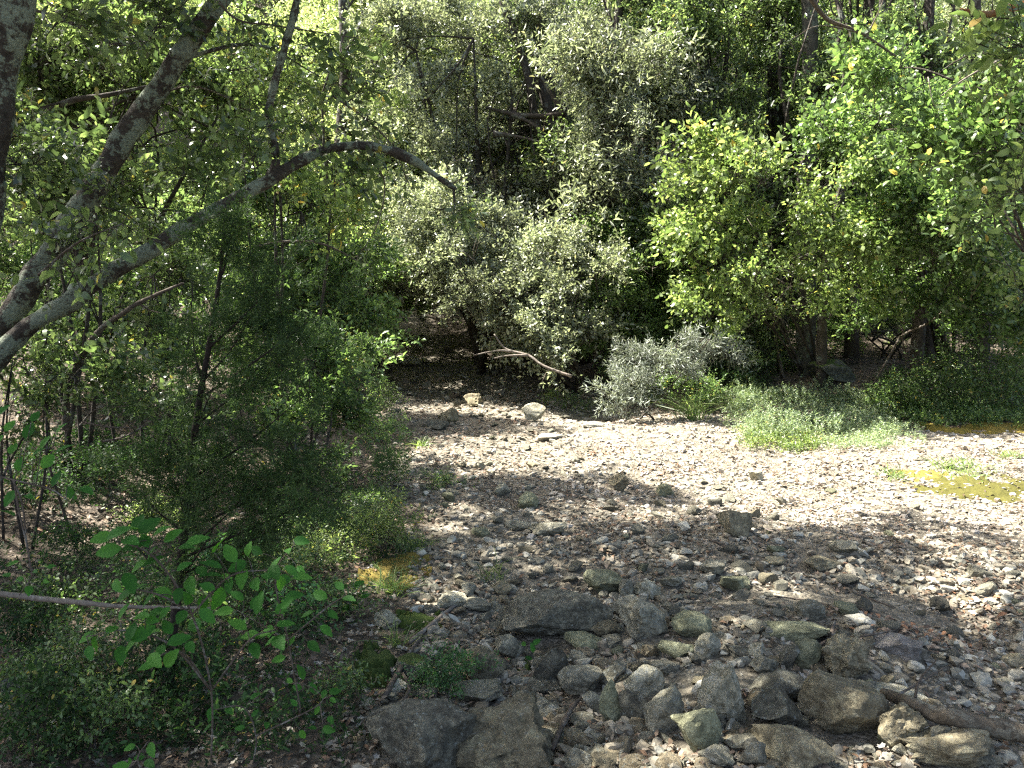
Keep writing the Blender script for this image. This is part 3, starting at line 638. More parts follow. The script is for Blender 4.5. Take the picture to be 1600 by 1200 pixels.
shrub(1490, 11.8, [(1380, 260, 9.5), (1450, 320, 9.3), (1530, 340, 9.3), (1400, 420, 9.7)], .03, 6, 'strawberry_tree', 'bright green broad-leaved tree at the right, above the mossy gravel',
  [(1390, 260, 9.5, 80, 45), (1440, 330, 9.3, 90, 50), (1530, 280, 9.3, 90, 50), (1370, 380, 9.6, 80, 40), (1480, 410, 9.5, 90, 45), (1580, 380, 9.3, 80, 60), (1380, 170, 9.7, 60, 40), (1390, 450, 9.9, 70, 28), (1550, 470, 9.7, 90, 28), (1450, 490, 9.9, 70, 18), (1590, 520, 9.9, 50, 18), (1480, 220, 9.7, 80, 45), (1320, 220, 9.9, 60, 35), (1650, 440, 9.3, 60, 60), (1360, 500, 10.1, 30, 14), (1500, 520, 10.1, 40, 14)],
  'leaf_fresh', .056, 508, cat='tree', lai=1.35, spr=7, six=True, clump=.2, nlimb=40, rlimb=.012, flat=.6)
shrub(1760, 7, [(1500, 130, 6.2), (1580, 120, 6), (1640, 220, 6)], .022, 4, 'strawberry_tree', 'fresh green crown entering at the upper right below the rust coloured bough',
  [(1400, 110, 6.6, 60, 35), (1460, 160, 6.4, 65, 45), (1490, 230, 6.3, 70, 50), (1580, 200, 6, 60, 45), (1640, 250, 6, 70, 70), (1360, 230, 6.8, 40, 30), (1640, 60, 6.2, 60, 40), (1560, 330, 6.2, 60, 50)],
  'leaf_fresh', .05, 509, cat='tree', lai=1.25, spr=7, six=True, clump=.18, nlimb=30, rlimb=.014)
shrub(1760, 4.5, [(1640, 160, 3.2), (1620, 300, 3.4), (1640, 60, 3.1)], .03, 3, 'olive_green_shrub', 'yellowish blurred leaves of a near shrub at the upper right corner',
  [(1580, 120, 3.2, 50, 35), (1600, 60, 3.2, 45, 35), (1590, 190, 3.3, 55, 30), (1630, 300, 3.4, 55, 60), (1600, 420, 3.8, 35, 50)],
  'leaf_bright', .045, 510, lai=1.1, spr=7, six=True, clump=.1, nlimb=14, rlimb=.008)
tube_obj('bough', px_path([(1500, 14, 3.4), (1545, 22, 3.4), (1590, 10, 3.4), (1680, -12, 3.4)]), [.004, .015, .018, .022], M['bark_rust'], None, 8, 5, .1)
b_ = bpy.data.objects['bough']; tag(b_, 'rust coloured peeling bough at the upper right corner', 'branch'); b_.name = 'rust_bough'

# left wood
shrub(120, 9.5, [(120, 200, 9), (60, 100, 9), (220, 120, 9), (330, 200, 9.5)], .05, 6, 'broadleaf_tree', 'broad-leaved tree with a thin bent trunk behind both leaning lichened trunks',
  [(60, 60, 9.5, 110, 80), (180, 60, 9.5, 110, 70), (330, 60, 10, 110, 70), (110, 180, 9.5, 110, 70), (260, 170, 9.5, 100, 70), (380, 170, 10, 90, 70), (60, 290, 9, 100, 60), (200, 290, 9, 90, 60), (330, 290, 9.5, 100, 70)],
  'leaf_gloss', .07, 511, cat='tree', lai=1.15, spr=7, six=True, clump=.26, nlimb=40, rlimb=.022)
shrub(430, 9.5, [(470, 330, 9.5), (420, 380, 9.3), (540, 300, 10)], .03, 5, 'spindly_shrub', 'light green spindly shrub between the juniper and the bright tree',
  [(470, 330, 9.8, 80, 45), (430, 420, 9.4, 80, 45), (540, 410, 9.6, 70, 50), (560, 480, 9.6, 55, 30), (380, 350, 9.4, 60, 40), (480, 490, 9.2, 60, 40), (530, 540, 9.2, 35, 40)],
  'leaf_fresh', .05, 512, lai=1.5, spr=7, clump=.2, nlimb=30, rlimb=.012)
shrub(90, 6, [(60, 280, 5.6), (150, 320, 5.5), (100, 250, 5.6)], .02, 5, 'laurel_shrub', 'shiny-leaved shrub catching white glints beside the lower leaning trunk',
  [(60, 280, 5.7, 70, 35), (110, 330, 5.6, 70, 35), (40, 370, 5.6, 60, 35), (170, 270, 5.8, 50, 30), (200, 360, 5.8, 50, 30), (30, 200, 5.8, 60, 30)],
  'leaf_gloss', .065, 513, lai=1.3, spr=7, six=True, clump=.14, wid=.36, nlimb=26, rlimb=.008, flat=.85)
shrub(230, 6.5, [(240, 430, 6.3), (300, 470, 6.3), (180, 480, 6.3)], .015, 5, 'undergrowth_shrub', 'low leafy shrub behind the curved bare sapling',
  [(280, 420, 6.6, 70, 35), (220, 500, 6.5, 60, 35), (330, 520, 6.5, 70, 40), (60, 540, 6.5, 60, 30), (150, 590, 6.2, 40, 25), (260, 590, 6.2, 50, 25)],
  'leaf_gloss', .05, 514, lai=1.1, spr=6, six=True, clump=.14, nlimb=26, rlimb=.007)
shrub(440, 6, [(480, 560, 6), (430, 620, 5.8), (520, 600, 6.2)], .012, 6, 'undergrowth_shrub', 'small-leaved green shrub behind the juniper, beside the path edge',
  [(480, 580, 6.3, 55, 50), (420, 660, 5.9, 70, 40), (520, 640, 6.3, 45, 40), (560, 560, 7.2, 35, 40), (500, 720, 5.6, 70, 30), (400, 560, 6.4, 60, 45)],
  'leaf_fresh', .036, 515, lai=1.5, spr=7, clump=.13, nlimb=30, rlimb=.006)

shrub(250, 12, [(200, 380, 11.5), (300, 400, 11.5), (120, 420, 11.5)], .03, 5, 'evergreen_shrub', 'dim evergreen shrub on the slope behind the fork of the arching bough',
  [(60, 430, 11.5, 90, 50), (170, 430, 11.5, 90, 55), (290, 420, 11.5, 90, 55), (400, 440, 11.5, 90, 50), (100, 360, 12, 90, 50), (250, 340, 12, 100, 50), (400, 330, 12, 90, 60)], 'leaf_gloss', .06, 531, lai=1.4, clump=.25, nlimb=20)
shrub(480, 12.5, [(470, 450, 12), (540, 440, 12)], .03, 4, 'evergreen_shrub', 'shrub closing the wood at the left rim of the dark path head',
  [(450, 480, 12, 70, 50), (540, 440, 12.3, 70, 40), (510, 520, 11.5, 40, 35), (560, 480, 12.6, 40, 35), (640, 400, 14.5, 70, 60), (600, 450, 16, 60, 30)], 'leaf_fresh', .05, 532, lai=1.6, clump=.22, nlimb=20)
shrub(760, 15, [(700, 440, 15), (800, 440, 15)], .04, 4, 'evergreen_shrub', 'dark shrub closing the top of the path behind the overhanging one',
  [(650, 440, 17, 60, 30), (720, 420, 15.5, 90, 50), (820, 430, 15.5, 90, 60), (900, 420, 15, 80, 60), (1000, 400, 15, 80, 70)], 'leaf_gloss', .06, 533, lai=1.6, clump=.28, nlimb=20)
shrub(1100, 12.4, [(1080, 500, 12.2), (1150, 480, 12.2)], .03, 4, 'evergreen_shrub', 'shaded shrub low behind the silver-grey sprawling one',
  [(1040, 500, 12.2, 50, 50), (1110, 490, 12.2, 70, 40), (1180, 500, 12.5, 60, 45), (1100, 560, 11.8, 60, 30), (1180, 570, 12.0, 50, 30)], 'leaf_gloss', .05, 534, lai=1.6, clump=.2, nlimb=20)
shrub(1350, 14.5, [(1300, 450, 14), (1400, 430, 14)], .04, 4, 'evergreen_shrub', 'dark shrub at the very back of the hollow under the right hand trees',
  [(1240, 450, 14.5, 80, 50), (1340, 430, 14.5, 90, 50), (1450, 430, 14.5, 90, 60), (1560, 430, 14, 90, 60), (1300, 380, 14.5, 90, 50), (1480, 370, 14.5, 90, 50)], 'leaf_gloss', .06, 535, lai=1.6, clump=.28, nlimb=20)
shrub(760, 13.6, [(650, 80, 13), (740, 60, 13), (800, 150, 13)], .06, 4, 'holm_oak', 'pale glinting holm oak filling the top middle, above the hollow',
  [(620, 60, 13.2, 70, 60), (700, 40, 13.2, 80, 50), (790, 60, 13.4, 70, 45), (660, 150, 13, 70, 50), (600, 230, 12.8, 55, 45), (740, 130, 13.2, 50, 35), (680, 250, 12.8, 60, 45), (640, 330, 12.6, 50, 40), (880, 30, 13.4, 60, 35), (740, 360, 12.4, 60, 40)],
  'leaf_silver', .055, 545, cat='tree', lai=1.0, spr=8, clump=.22, nlimb=20, rlimb=.025)
shrub(370, 14.5, [(400, 380, 14), (480, 420, 14), (430, 300, 14)], .05, 4, 'holm_oak', 'dense dark evergreen tree added to shade the head of the path from the left',
  [(440, 330, 14, 70, 60), (500, 400, 14, 60, 50), (420, 420, 13.6, 70, 50), (520, 340, 14.5, 60, 50), (560, 430, 14, 50, 40), (480, 480, 13.5, 60, 30), (590, 470, 14.5, 40, 30), (380, 360, 14, 70, 60)], 'leaf_gloss', .06, 536, cat='tree', lai=2.2, clump=.28, nlimb=20)  # tree added left of the track to darken the path head
shrub(840, 13.4, [(640, 420, 12), (720, 440, 12), (690, 470, 12)], .03, 5, 'overhanging_shrub', 'grey-green boughs hanging low across the head of the path',
  [(650, 425, 12, 55, 32), (710, 450, 11.8, 60, 26), (610, 455, 12.4, 40, 20), (790, 500, 11.4, 40, 22), (820, 530, 11, 40, 20)], 'leaf_silver', .05, 537, lai=1.8, clump=.17, nlimb=20)
shrub(30, 5, [(20, 560, 4.8), (70, 600, 4.8), (130, 570, 5)], .01, 5, 'undergrowth_shrub', 'leafy undergrowth below the low lichened bough at the left edge',
  [(30, 570, 5, 60, 35), (90, 620, 4.9, 60, 25), (150, 640, 4.8, 50, 20), (20, 640, 4.8, 50, 25), (200, 600, 5.2, 50, 25), (60, 520, 5.3, 50, 25), (250, 660, 4.8, 40, 20)], 'leaf_gloss', .04, 538, lai=1.3, clump=.1, six=True, nlimb=16, rlimb=.004)
shrub(160, 8, [(120, 480, 7.8), (200, 450, 7.8), (280, 480, 7.8)], .015, 5, 'undergrowth_shrub', 'dim green shrub on the rising bank behind the low lichened bough',
  [(100, 470, 8, 80, 40), (200, 450, 8, 80, 40), (300, 470, 8, 80, 40), (140, 530, 7.6, 80, 30), (260, 540, 7.4, 80, 30), (380, 500, 7.8, 60, 40), (30, 430, 8, 60, 50), (350, 580, 7, 60, 25)], 'leaf_fresh', .045, 539, lai=1.5, clump=.15, nlimb=20, rlimb=.006)
shrub(1390, 12.5, [(1350, 520, 12), (1450, 500, 12)], .02, 5, 'evergreen_shrub', 'low dark shrub in the hollow behind the mossy boulder',
  [(1250, 520, 12.2, 60, 30), (1330, 510, 12.6, 60, 30), (1420, 500, 12.6, 60, 35), (1500, 510, 12.2, 60, 35), (1580, 520, 12, 60, 40), (1180, 540, 11.5, 50, 30)], 'leaf_gloss', .05, 540, lai=1.1, clump=.18, nlimb=16)
shrub(1180, 13, [(1150, 100, 12.4), (1230, 120, 12.4), (1320, 100, 12.2)], .04, 5, 'evergreen_tree', 'dark leaves veiling the upright trunks at the upper right',
  [(1090, 60, 12, 50, 40), (1160, 130, 12, 50, 50), (1240, 60, 11.2, 45, 25), (1300, 140, 11.5, 50, 30), (1400, 60, 11, 60, 40), (1230, 180, 11.2, 50, 25), (1480, 60, 10.6, 60, 40), (1350, 200, 11, 50, 30), (1190, 20, 12, 60, 30), (1540, 150, 10.4, 60, 50)], 'leaf_gloss', .055, 541, cat='tree', lai=1.1, clump=.2, nlimb=16)
shrub(420, 7, [(430, 200, 6.8), (520, 250, 6.8), (380, 240, 6.8)], .02, 4, 'broadleaf_sapling', 'slender sapling whose yellow-green leaves fill the space above the juniper',
  [(440, 130, 7, 60, 30), (520, 180, 7, 50, 30), (380, 210, 6.8, 45, 25), (480, 300, 6.8, 60, 28), (570, 330, 7, 45, 25), (350, 80, 7, 60, 30), (540, 60, 7.2, 60, 30), (620, 180, 7.2, 30, 25), (560, 260, 7, 30, 20)], 'leaf_bright', .045, 542, cat='tree', lai=.8, clump=.13, six=True, nlimb=16, rlimb=.006)
# thickets on the slope under the back row
_pr = None
for k in range(26):
    rg = np.random.default_rng(4000 + k); x = -13 + k * 1.08 + rg.uniform(-.4, .4); y = 15.5 + (k % 3) * 1.6 + rg.uniform(-.5, .5)
    if abs(x + 3.4) < 1.3 and y < 18: continue
    z = hz(x, y)
    if k < 2 or _pr is None:
        C_ = np.array([[x + a, y + b, z + c] for a, b, c in ((0, 0, .9), (.8, .1, .6), (-.8, -.1, .7), (.3, -.3, 1.7), (-.4, .2, 1.6))]); R_ = np.array([[.8, .6, .55]] * 5)
        _pr = plant('slope_shrub', 'low dark thicket on the slope, half hidden by the trees in front', 'shrub', (x, y, z), (C_, R_), 'leaf_gloss', .07, 4000 + k, [([np.array([x, y, z]), np.array([x, y, z + 1.2])], [.03, .01])], group='thickets covering the slope', world=True, lai=2.0, spr=8, clump=.25, nlimb=8, tname='stem')
    else: copy_tree(_pr, (x, y, z - .1), rg.uniform(0, 6), rg.uniform(.85, 1.3), 'low dark thicket on the slope, half hidden by the trees in front')

# ------------------------------------------------------------------ the leaning lichened trees, unseen crowns shaped to cast the foreground shade
SUNPOLY_PX = [(560, 596), (640, 745), (720, 742), (800, 738), (860, 742), (905, 742), (960, 748), (1040, 772), (1130, 785), (1190, 835), (1280, 822), (1400, 792), (1500, 812), (1620, 872)]
_pp = [ground_hit(*q)[:2] for q in SUNPOLY_PX]
POLY = np.array([(-3.6, 19), (-2.6, 13)] + [tuple(q) for q in _pp] + [(7, 4.6), (14, 4.2), (14, 30), (-3.6, 30)])
FLECKS = [(862, 880, .13), (1000, 805, .13), (1080, 880, .1), (1360, 905, .2), (1450, 940, .2), (1030, 860, .15), (930, 1122, .13), (1015, 1078, .13), (912, 1062, .07), (1345, 1092, .14), (1265, 995, .12),
          (1480, 985, .22), (1030, 1012, .1), (645, 940, .13), (700, 900, .12), (600, 985, .07), (500, 865, .33), (560, 905, .2), (440, 1060, .1), (350, 1105, .12), (195, 1000, .06), (582, 1108, .06),
          (1350, 1180, .14), (1240, 1172, .1), (1140, 1100, .07), (1560, 950, .2), (1590, 1080, .12), (720, 775, .08), (690, 830, .1), (1095, 1000, .07), (700, 985, .06), (880, 945, .07), (300, 660, .25), (120, 690, .25), (1400, 1110, .08),
          (420, 700, .3), (540, 780, .25), (250, 930, .1), (770, 870, .12), (1500, 870, .3)]
_rf = np.random.default_rng(12)
FLECKS += [(_rf.uniform(600, 1600), _rf.uniform(860, 1195), _rf.uniform(.05, .12)) for _ in range(46)] + [(_rf.uniform(0, 600), _rf.uniform(850, 1195), _rf.uniform(.03, .07)) for _ in range(12)] + [(_rf.uniform(120, 640), _rf.uniform(850, 1190), _rf.uniform(.05, .13)) for _ in range(26)]
FK = [(*ground_hit(a, b)[:2], r) for a, b, r in FLECKS]
def inpoly(x, y, poly):
    c = np.zeros(len(x), bool); j = len(poly) - 1
    for i in range(len(poly)):
        xi, yi = poly[i]; xj, yj = poly[j]
        c ^= ((yi > y) != (yj > y)) & (x < (xj - xi) * (y - yi) / (yj - yi + 1e-12) + xi); j = i
    return c
def shadow_xy(P): 
    zg = height(P[:, 0], P[:, 1]) * 0 + .15
    k = (P[:, 2] - zg) / SUN[2]; return P[:, 0] - SUN[0] * k, P[:, 1] - SUN[1] * k
def shade_canopy_accept(P, rng):
    x, y = shadow_xy(P); jx = x + .14 * fbm(np.stack([x, y], -1), 2.2, 31); jy = y + .14 * fbm(np.stack([x, y], -1), 2.2, 32)
    ok = ~inpoly(jx, jy, POLY)
    fleck = np.zeros(len(x), bool)
    for fx, fy, r in FK: fleck |= ((jx - fx) ** 2 + ((jy - fy) * .6) ** 2) < (r * .85) ** 2
    ok &= ~fleck
    leftness = sstep(-.9, -2.2, x) * sstep(3.8, 5.5, y)
    hole = fbm(np.stack([x, y], -1), 1.9, 77, 2)
    ok &= hole < (.60 - .42 * leftness)
    ok |= (x < -.35) & (y < 4.3) & (rng.uniform(size=len(x)) < .8) & ~fleck
    return ok & (P[:, 2] > 1.9 + .45 * np.maximum(P[:, 1], 0))
def shade_canopy_blobs(seed, x0, x1, y0, y1, n):
    rng = np.random.default_rng(seed); sx = rng.uniform(x0, x1, n); sy = rng.uniform(y0, y1, n)
    z = rng.uniform(5.0, 8.0, n) ; k = z / SUN[2]
    return np.stack([sx + SUN[0] * k, sy + SUN[1] * k, z], -1), np.stack([rng.uniform(.9, 1.4, n), rng.uniform(.9, 1.4, n), rng.uniform(.35, .6, n)], -1)

def big_tree(name, label, segs, bark, cn, seed, veil=None):
    rt = empty(name, segs[0][0][0], label, 'tree')
    for k, (pts, rad) in enumerate(segs):
        rad = [r * .8 for r in rad]
        tube_obj('trunk' if k == 0 else 'limb', pts, rad, M[bark], rt, 14, 9, .2, seed + k)
    if veil:
        pr = clump_proto('leaf_gloss', .052, .5, 6, True, 91, .17, .7, .42); rv = np.random.default_rng(seed + 5)
        C_, R_ = blobs_px(veil); clumps(rt, rv, C_, R_, pr, .17, 1.15, np.array(segs[0][0][len(segs[0][0]) // 2]))
    if cn:
        C, Rr = shade_canopy_blobs(seed, *cn); tg = Geo()
        if name == 'leaning_tree': Cb, Rb = shade_canopy_blobs(seed + 40, -5.5, .2, .3, 4.6, 24); C = np.vstack([C, Cb]); Rr = np.vstack([Rr, Rb])  # extra crown clumps, out of view, added to darken the lower left bank
        g, SC = crown_geo(seed, C, Rr, .1, lai=2.7, spr=8, clump=.3, accept=shade_canopy_accept)
        x, y = shadow_xy(SC); keep = SC[(SC[:, 2] > 1.9 + .45 * np.maximum(SC[:, 1], 0)) & ~inpoly(x, y, POLY)]
        limbs(tg, np.random.default_rng(seed), np.array([segs[1 if name == 'arching_tree' else 0][0][-1]]), keep, 22, .04)
        add('crown', g.mesh(name + '_crown', M['leaf_shade']), rt); add('limbs', tg.mesh(name + '_limbs', M[bark]), rt)
    return rt
def off(px, py, Y): return at(px, py, Y)
sg1 = [([at(-150, 1150, 3.5) * [1, 1, 0] + [0, 0, -.1], at(-120, 700, 3.5), at(-32, 300, 3.5), at(-8, 120, 3.5), at(26, -20, 3.5), at(110, -420, 3.6), at(220, -900, 3.8)], [.15, .13, .12, .112, .105, .09, .05])]
big_tree('lichened_tree', 'thick upright trunk crusted with pale lichen at the upper left corner', sg1, 'bark_lichen', (-6.5, 3.2, 3.4, 8.2, 32), 701, [(70, 40, 3.8, 50, 25), (30, 250, 3.7, 40, 30), (90, 120, 4, 40, 20)])
sg2 = [([at(-420, 900, 4.6), at(-120, 660, 4.6), at(5, 505, 4.6), at(62, 425, 4.6), at(135, 315, 4.6), at(205, 200, 4.6), at(285, 85, 4.6), at(345, -5, 4.6), at(440, -160, 4.7), at(560, -420, 4.9), at(640, -700, 5.2)],
        [.14, .115, .092, .088, .082, .076, .07, .064, .058, .048, .03]),
       ([at(280, 92, 4.6), at(400, 70, 4.8), at(500, 120, 5)], [.018, .012, .004])]
big_tree('leaning_tree', 'lichen-spotted trunk leaning right from lower left to the top edge', sg2, 'bark_lichen', (-4.0, 5.8, -1.8, 4.2, 48), 702, [(95, 400, 4.3, 60, 28), (40, 470, 4.3, 50, 25), (250, 30, 4.5, 70, 25), (170, 300, 4.3, 35, 18), (330, 90, 4.9, 60, 22), (150, 100, 4.9, 60, 25)])
sg3 = [([at(-300, 830, 4.3), at(-60, 615, 4.35), at(30, 522, 4.4), at(95, 480, 4.4), at(165, 432, 4.45), at(250, 380, 4.5), at(335, 328, 4.55), at(405, 292, 4.6), at(428, 276, 4.6), at(468, 252, 4.65), at(508, 234, 4.7), at(545, 228, 4.7), at(590, 230, 4.75), at(640, 248, 4.8), at(690, 280, 4.8), at(712, 296, 4.8)],
        [.10, .085, .07, .066, .06, .056, .052, .05, .044, .038, .034, .034, .032, .034, .024, .016]),
       ([at(420, 284, 4.6), at(430, 262, 4.6), at(428, 222, 4.6), at(419, 182, 4.6), at(432, 120, 4.6), at(446, 70, 4.6), at(466, -10, 4.6), at(500, -200, 4.7), at(520, -500, 5)], [.045, .032, .028, .027, .028, .03, .028, .024, .014]),
       ([at(708, 292, 4.8), at(710, 318, 4.8), at(706, 345, 4.8)], [.012, .009, .005]),
       ([at(240, 160, 5.2), at(330, 150, 5.1), at(380, 165, 5), at(430, 175, 5)], [.006, .009, .01, .004])]
big_tree('arching_tree', 'low lichened bough rising from the left edge and arching over the path', sg3[:3], 'bark_lichen', (0, 8.5, .5, 6.6, 30), 703, [(250, 350, 4.3, 60, 20), (380, 250, 4.6, 50, 25), (560, 290, 4.8, 60, 30), (480, 60, 4.7, 50, 25), (640, 210, 4.9, 40, 22), (700, 330, 4.8, 30, 16), (140, 420, 4.3, 50, 16), (560, 140, 5, 50, 30)])

# leaves hanging from the arching bough and the leaning trunk (thin twigs with sparse leaves)
def leafy_spray(name, label, pts, r, mat, leaf, seed, n, spr=6, bark='twig', rad=.12, **kw):
    rt = empty(name, pts[0], label, 'branch'); tg = Geo(); rng = np.random.default_rng(seed)
    tube(tg, pts, [r] + [r * (1 - .8 * (k + 1) / len(pts)) for k in range(len(pts) - 1)], 6, 5, .05, seed)
    P, _ = smooth_path(pts, np.ones(len(pts)), 8); O = P[rng.integers(len(P) // 5, len(P), n)]
    D = nrm(rng.normal(size=(n, 3)) + [0, 0, -.3]); E = O + D * rng.uniform(.3, 1, (n, 1)) * rad
    for a, b in zip(O, E): tube(tg, [a, b], [r * .3, r * .15], 4, 2, 0)
    g = Geo(); sprigs(g, rng, E, nrm(D + [0, 0, -.3]), leaf, spr, six=True, twigs=tg, **kw)
    add('leaves', g.mesh(name + '_leaves', M[mat]), rt); add('twig', tg.mesh(name + '_twig', M[bark]), rt); return rt
leafy_spray('hanging_spray', 'leafy twig drooping in front of the bright tree, above the arching bough', px_path([(520, 150, 5), (570, 185, 5), (610, 225, 5), (640, 290, 5)]), .008, 'leaf_gloss', .045, 801, 30)
leafy_spray('hanging_spray', 'leafy twig spreading left of the forked upright stem', px_path([(225, 155, 5), (300, 135, 5), (370, 160, 5), (400, 180, 5)]), .008, 'leaf_gloss', .05, 802, 26)
leafy_spray('hanging_spray', 'twig with yellow-green leaf tips at the end of the arching bough', px_path([(700, 290, 4.8), (735, 275, 4.8), (760, 300, 4.8)]), .004, 'leaf_bright', .035, 803, 7, spr=4)
leafy_spray('hanging_spray', 'leafy twig hanging below the middle of the arching bough', px_path([(560, 235, 4.8), (600, 280, 4.9), (590, 350, 5), (560, 400, 5)]), .006, 'leaf_gloss', .042, 804, 22)
leafy_spray('hanging_spray', 'broad leaves crowding the foot of the leaning trunk', px_path([(60, 430, 4.2), (120, 380, 4.1), (190, 350, 4.1)]), .008, 'leaf_gloss', .07, 805, 20, rad=.2)
leafy_spray('hanging_spray', 'leafy twig along the top edge between trunk and upright stem', px_path([(330, -10, 4.5), (370, 30, 4.5), (430, 40, 4.6), (560, 60, 4.8)]), .008, 'leaf_gloss', .045, 806, 34)
leafy_spray('hanging_spray', 'leafy twig at the top edge left of the leaning trunk', px_path([(30, 10, 4.2), (100, 30, 4.2), (180, 70, 4.3), (230, 60, 4.4)]), .009, 'leaf_gloss', .05, 807, 40, rad=.2)
# bare boughs and dead wood at middle distance
def bare(name, label, pts, rad, mat='twig', side=(), cat='branch', seed=0, segs=7):
    rt = empty(name, pts[0], label, cat); tube_obj('limb', pts, rad, M[mat], rt, segs, 6, .12, seed)
    if len(side):
        for q in side: r = rad[-1] * .9 + .002; tube_obj('side_twig', q, [r] + [r * .4] * (len(q) - 1), M[mat], rt, 5, 4, .05, seed)
    return rt
bare('dead_bough', 'bare pale branch lying in the shade above the path head', px_path([(772, 522, 10), (790, 545, 10), (825, 555, 9.9), (850, 572, 9.8), (893, 588, 9.7)]), [.008, .014, .016, .017, .02], 'twig_pale',
     [px_path([(825, 555, 9.9), (790, 556, 9.8), (772, 560, 9.7)]), px_path([(800, 549, 9.95), (775, 548, 9.8), (740, 555, 9.7)])])
bare('dead_bough', 'bare grey bough slanting down from the top edge at the upper right', px_path([(1255, -20, 6.5), (1290, 28, 6.5), (1330, 45, 6.5), (1358, 60, 6.5), (1400, 88, 6.5)]), [.02, .018, .016, .014, .008], 'twig',
     [px_path([(1355, 55, 6.5), (1372, 20, 6.5), (1384, -10, 6.5)]), px_path([(1340, 50, 6.5), (1280, 40, 6.4), (1240, 60, 6.4)])])
bare('dead_bough', 'twisted pale twigs among the leaves below the rust coloured bough', px_path([(1570, 90, 6), (1530, 110, 6), (1500, 128, 6), (1470, 150, 6)]), [.006, .008, .006, .003], 'twig_pale',
     [px_path([(1510, 120, 6), (1525, 160, 6), (1540, 175, 6), (1508, 200, 6)]), px_path([(1450, 120, 6), (1460, 165, 6), (1480, 175, 6)])])
bare('dark_bough', 'dark forked bough in the shadowy hollow of the wood', px_path([(760, 168, 13), (800, 178, 12.9), (850, 182, 12.8), (882, 178, 12.8)]), [.02, .035, .05, .07], 'bark_dark',
     [px_path([(800, 178, 12.9), (825, 190, 12.8), (850, 205, 12.7)]), px_path([(770, 210, 12.6), (800, 212, 12.6), (850, 224, 12.5)]), px_path([(882, 178, 12.8), (860, 145, 12.8), (840, 110, 12.8)])])
bare('dark_bough', 'dark curved bough behind the upright stem at the upper left', px_path([(0, 232, 6.5), (50, 185, 6.5), (110, 158, 6.5), (170, 148, 6.5), (230, 135, 6.6)]), [.035, .03, .026, .02, .012], 'bark_dark', [px_path([(110, 158, 6.5), (60, 170, 6.4), (20, 200, 6.4)]), px_path([(160, 218, 6.2), (185, 150, 6.2), (205, 120, 6.2)])])
bare('curved_sapling', 'bare sapling curving up and right beside the dead twigs', px_path([(103, 672, 5.2), (104, 620, 5.2), (112, 590, 5.2), (135, 545, 5.2), (160, 512, 5.2), (195, 488, 5.1), (215, 474, 5.1), (250, 458, 5.1), (287, 442, 5.1)]), [.028, .022, .02, .02, .019, .017, .014, .012, .007], 'twig',
     [px_path([(215, 474, 5.1), (245, 488, 5.1), (290, 490, 5.1)]), px_path([(140, 535, 5.2), (165, 545, 5.2), (180, 560, 5.2)])], cat='sapling')
for i, (lab, q) in enumerate([
    ('longest dead twig lying right of the curved sapling', [(125, 665, 5.3), (150, 640, 5.3), (205, 632, 5.2), (245, 600, 5.1), (300, 560, 5)]),
    ('dead twig rising against the juniper stem', [(160, 690, 5), (200, 680, 4.9), (240, 655, 4.9), (265, 640, 4.9)]),
    ('forked dead twig behind the curved sapling', [(182, 640, 5.4), (178, 590, 5.4), (190, 520, 5.4), (200, 500, 5.4)]),
    ('thin dead twig lying over the dead leaves', [(130, 660, 5.2), (180, 668, 5.1), (225, 665, 5), (260, 650, 5)]),
    ('thin bleached twig leaning on the juniper', [(275, 600, 4.9), (290, 585, 4.9), (312, 568, 4.9)])]):
    bare('dead_twig', lab, px_path(q), [.008] + [.006] * (len(q) - 2) + [.003], 'twig', cat='twig', seed=i)
bare('dark_bough', 'thin dark bough curving through the leaves above the juniper', px_path([(400, 385, 6.5), (440, 378, 6.5), (490, 378, 6.5), (530, 392, 6.5), (580, 420, 6.6)]), [.008, .01, .01, .008, .004], 'twig')
# stems in the shade under the right hand shrubs
for i, (lab, q, r) in enumerate([
    ('brown stem leaning right out of the shade under the strawberry tree', [(1272, 535, 8.6), (1295, 500, 8.5), (1325, 462, 8.3), (1340, 430, 8)], .024),
    ('long thin stem slanting right across the dark hollow', [(1355, 608, 9), (1385, 565, 8.9), (1410, 525, 8.8), (1450, 505, 8.6), (1480, 480, 8.4)], .016),
    ('crooked thin stem crossing the slanting one', [(1412, 595, 9), (1416, 560, 9), (1410, 525, 9), (1420, 470, 9)], .012),
    ('pale straight stem at the right of the dark hollow', [(1481, 575, 9.2), (1481, 520, 9.2), (1482, 450, 9.2), (1480, 400, 9)], .015),
    ('dark upright trunk at the back of the hollow', [(1328, 540, 12.5), (1330, 470, 12.5), (1328, 380, 12.5)], .075),
    ('dark mossy trunk between the crooked stem and the pale one', [(1452, 560, 12), (1450, 480, 12), (1455, 390, 12)], .09),
    ('forked pale stem near the right edge', [(1566, 560, 8.6), (1565, 520, 8.6), (1550, 505, 8.6), (1530, 495, 8.6)], .01),
    ('brown stem at the left edge of the dark hollow', [(1225, 585, 8.9), (1212, 530, 8.8), (1205, 480, 8.6), (1180, 410, 8.2)], .02),
    ('thin stem beside the brown stem at the hollow edge', [(1195, 560, 9.5), (1190, 480, 9.3), (1172, 400, 8.8), (1160, 380, 8.6)], .012)]):
    kf = ground_hit(q[0][0], q[0][1] + 6)[1] / q[0][2]; kf = min(kf, 1.5); r *= kf; q = [(a_, b_, c_ * kf) for a_, b_, c_ in q]
    pts = px_path(q); g0 = pts[0].copy(); g0[2] = min(hz(g0[0], g0[1]), g0[2]) - .05; pts[0] = g0
    tag(tube_obj('bare_stem', pts, [r] + [r * .85] * (len(pts) - 2) + [r * .5], M['bark_dark' if 'dark' in lab.split()[0] else 'twig'], None, 8, 6, .14, i), lab, 'stem')

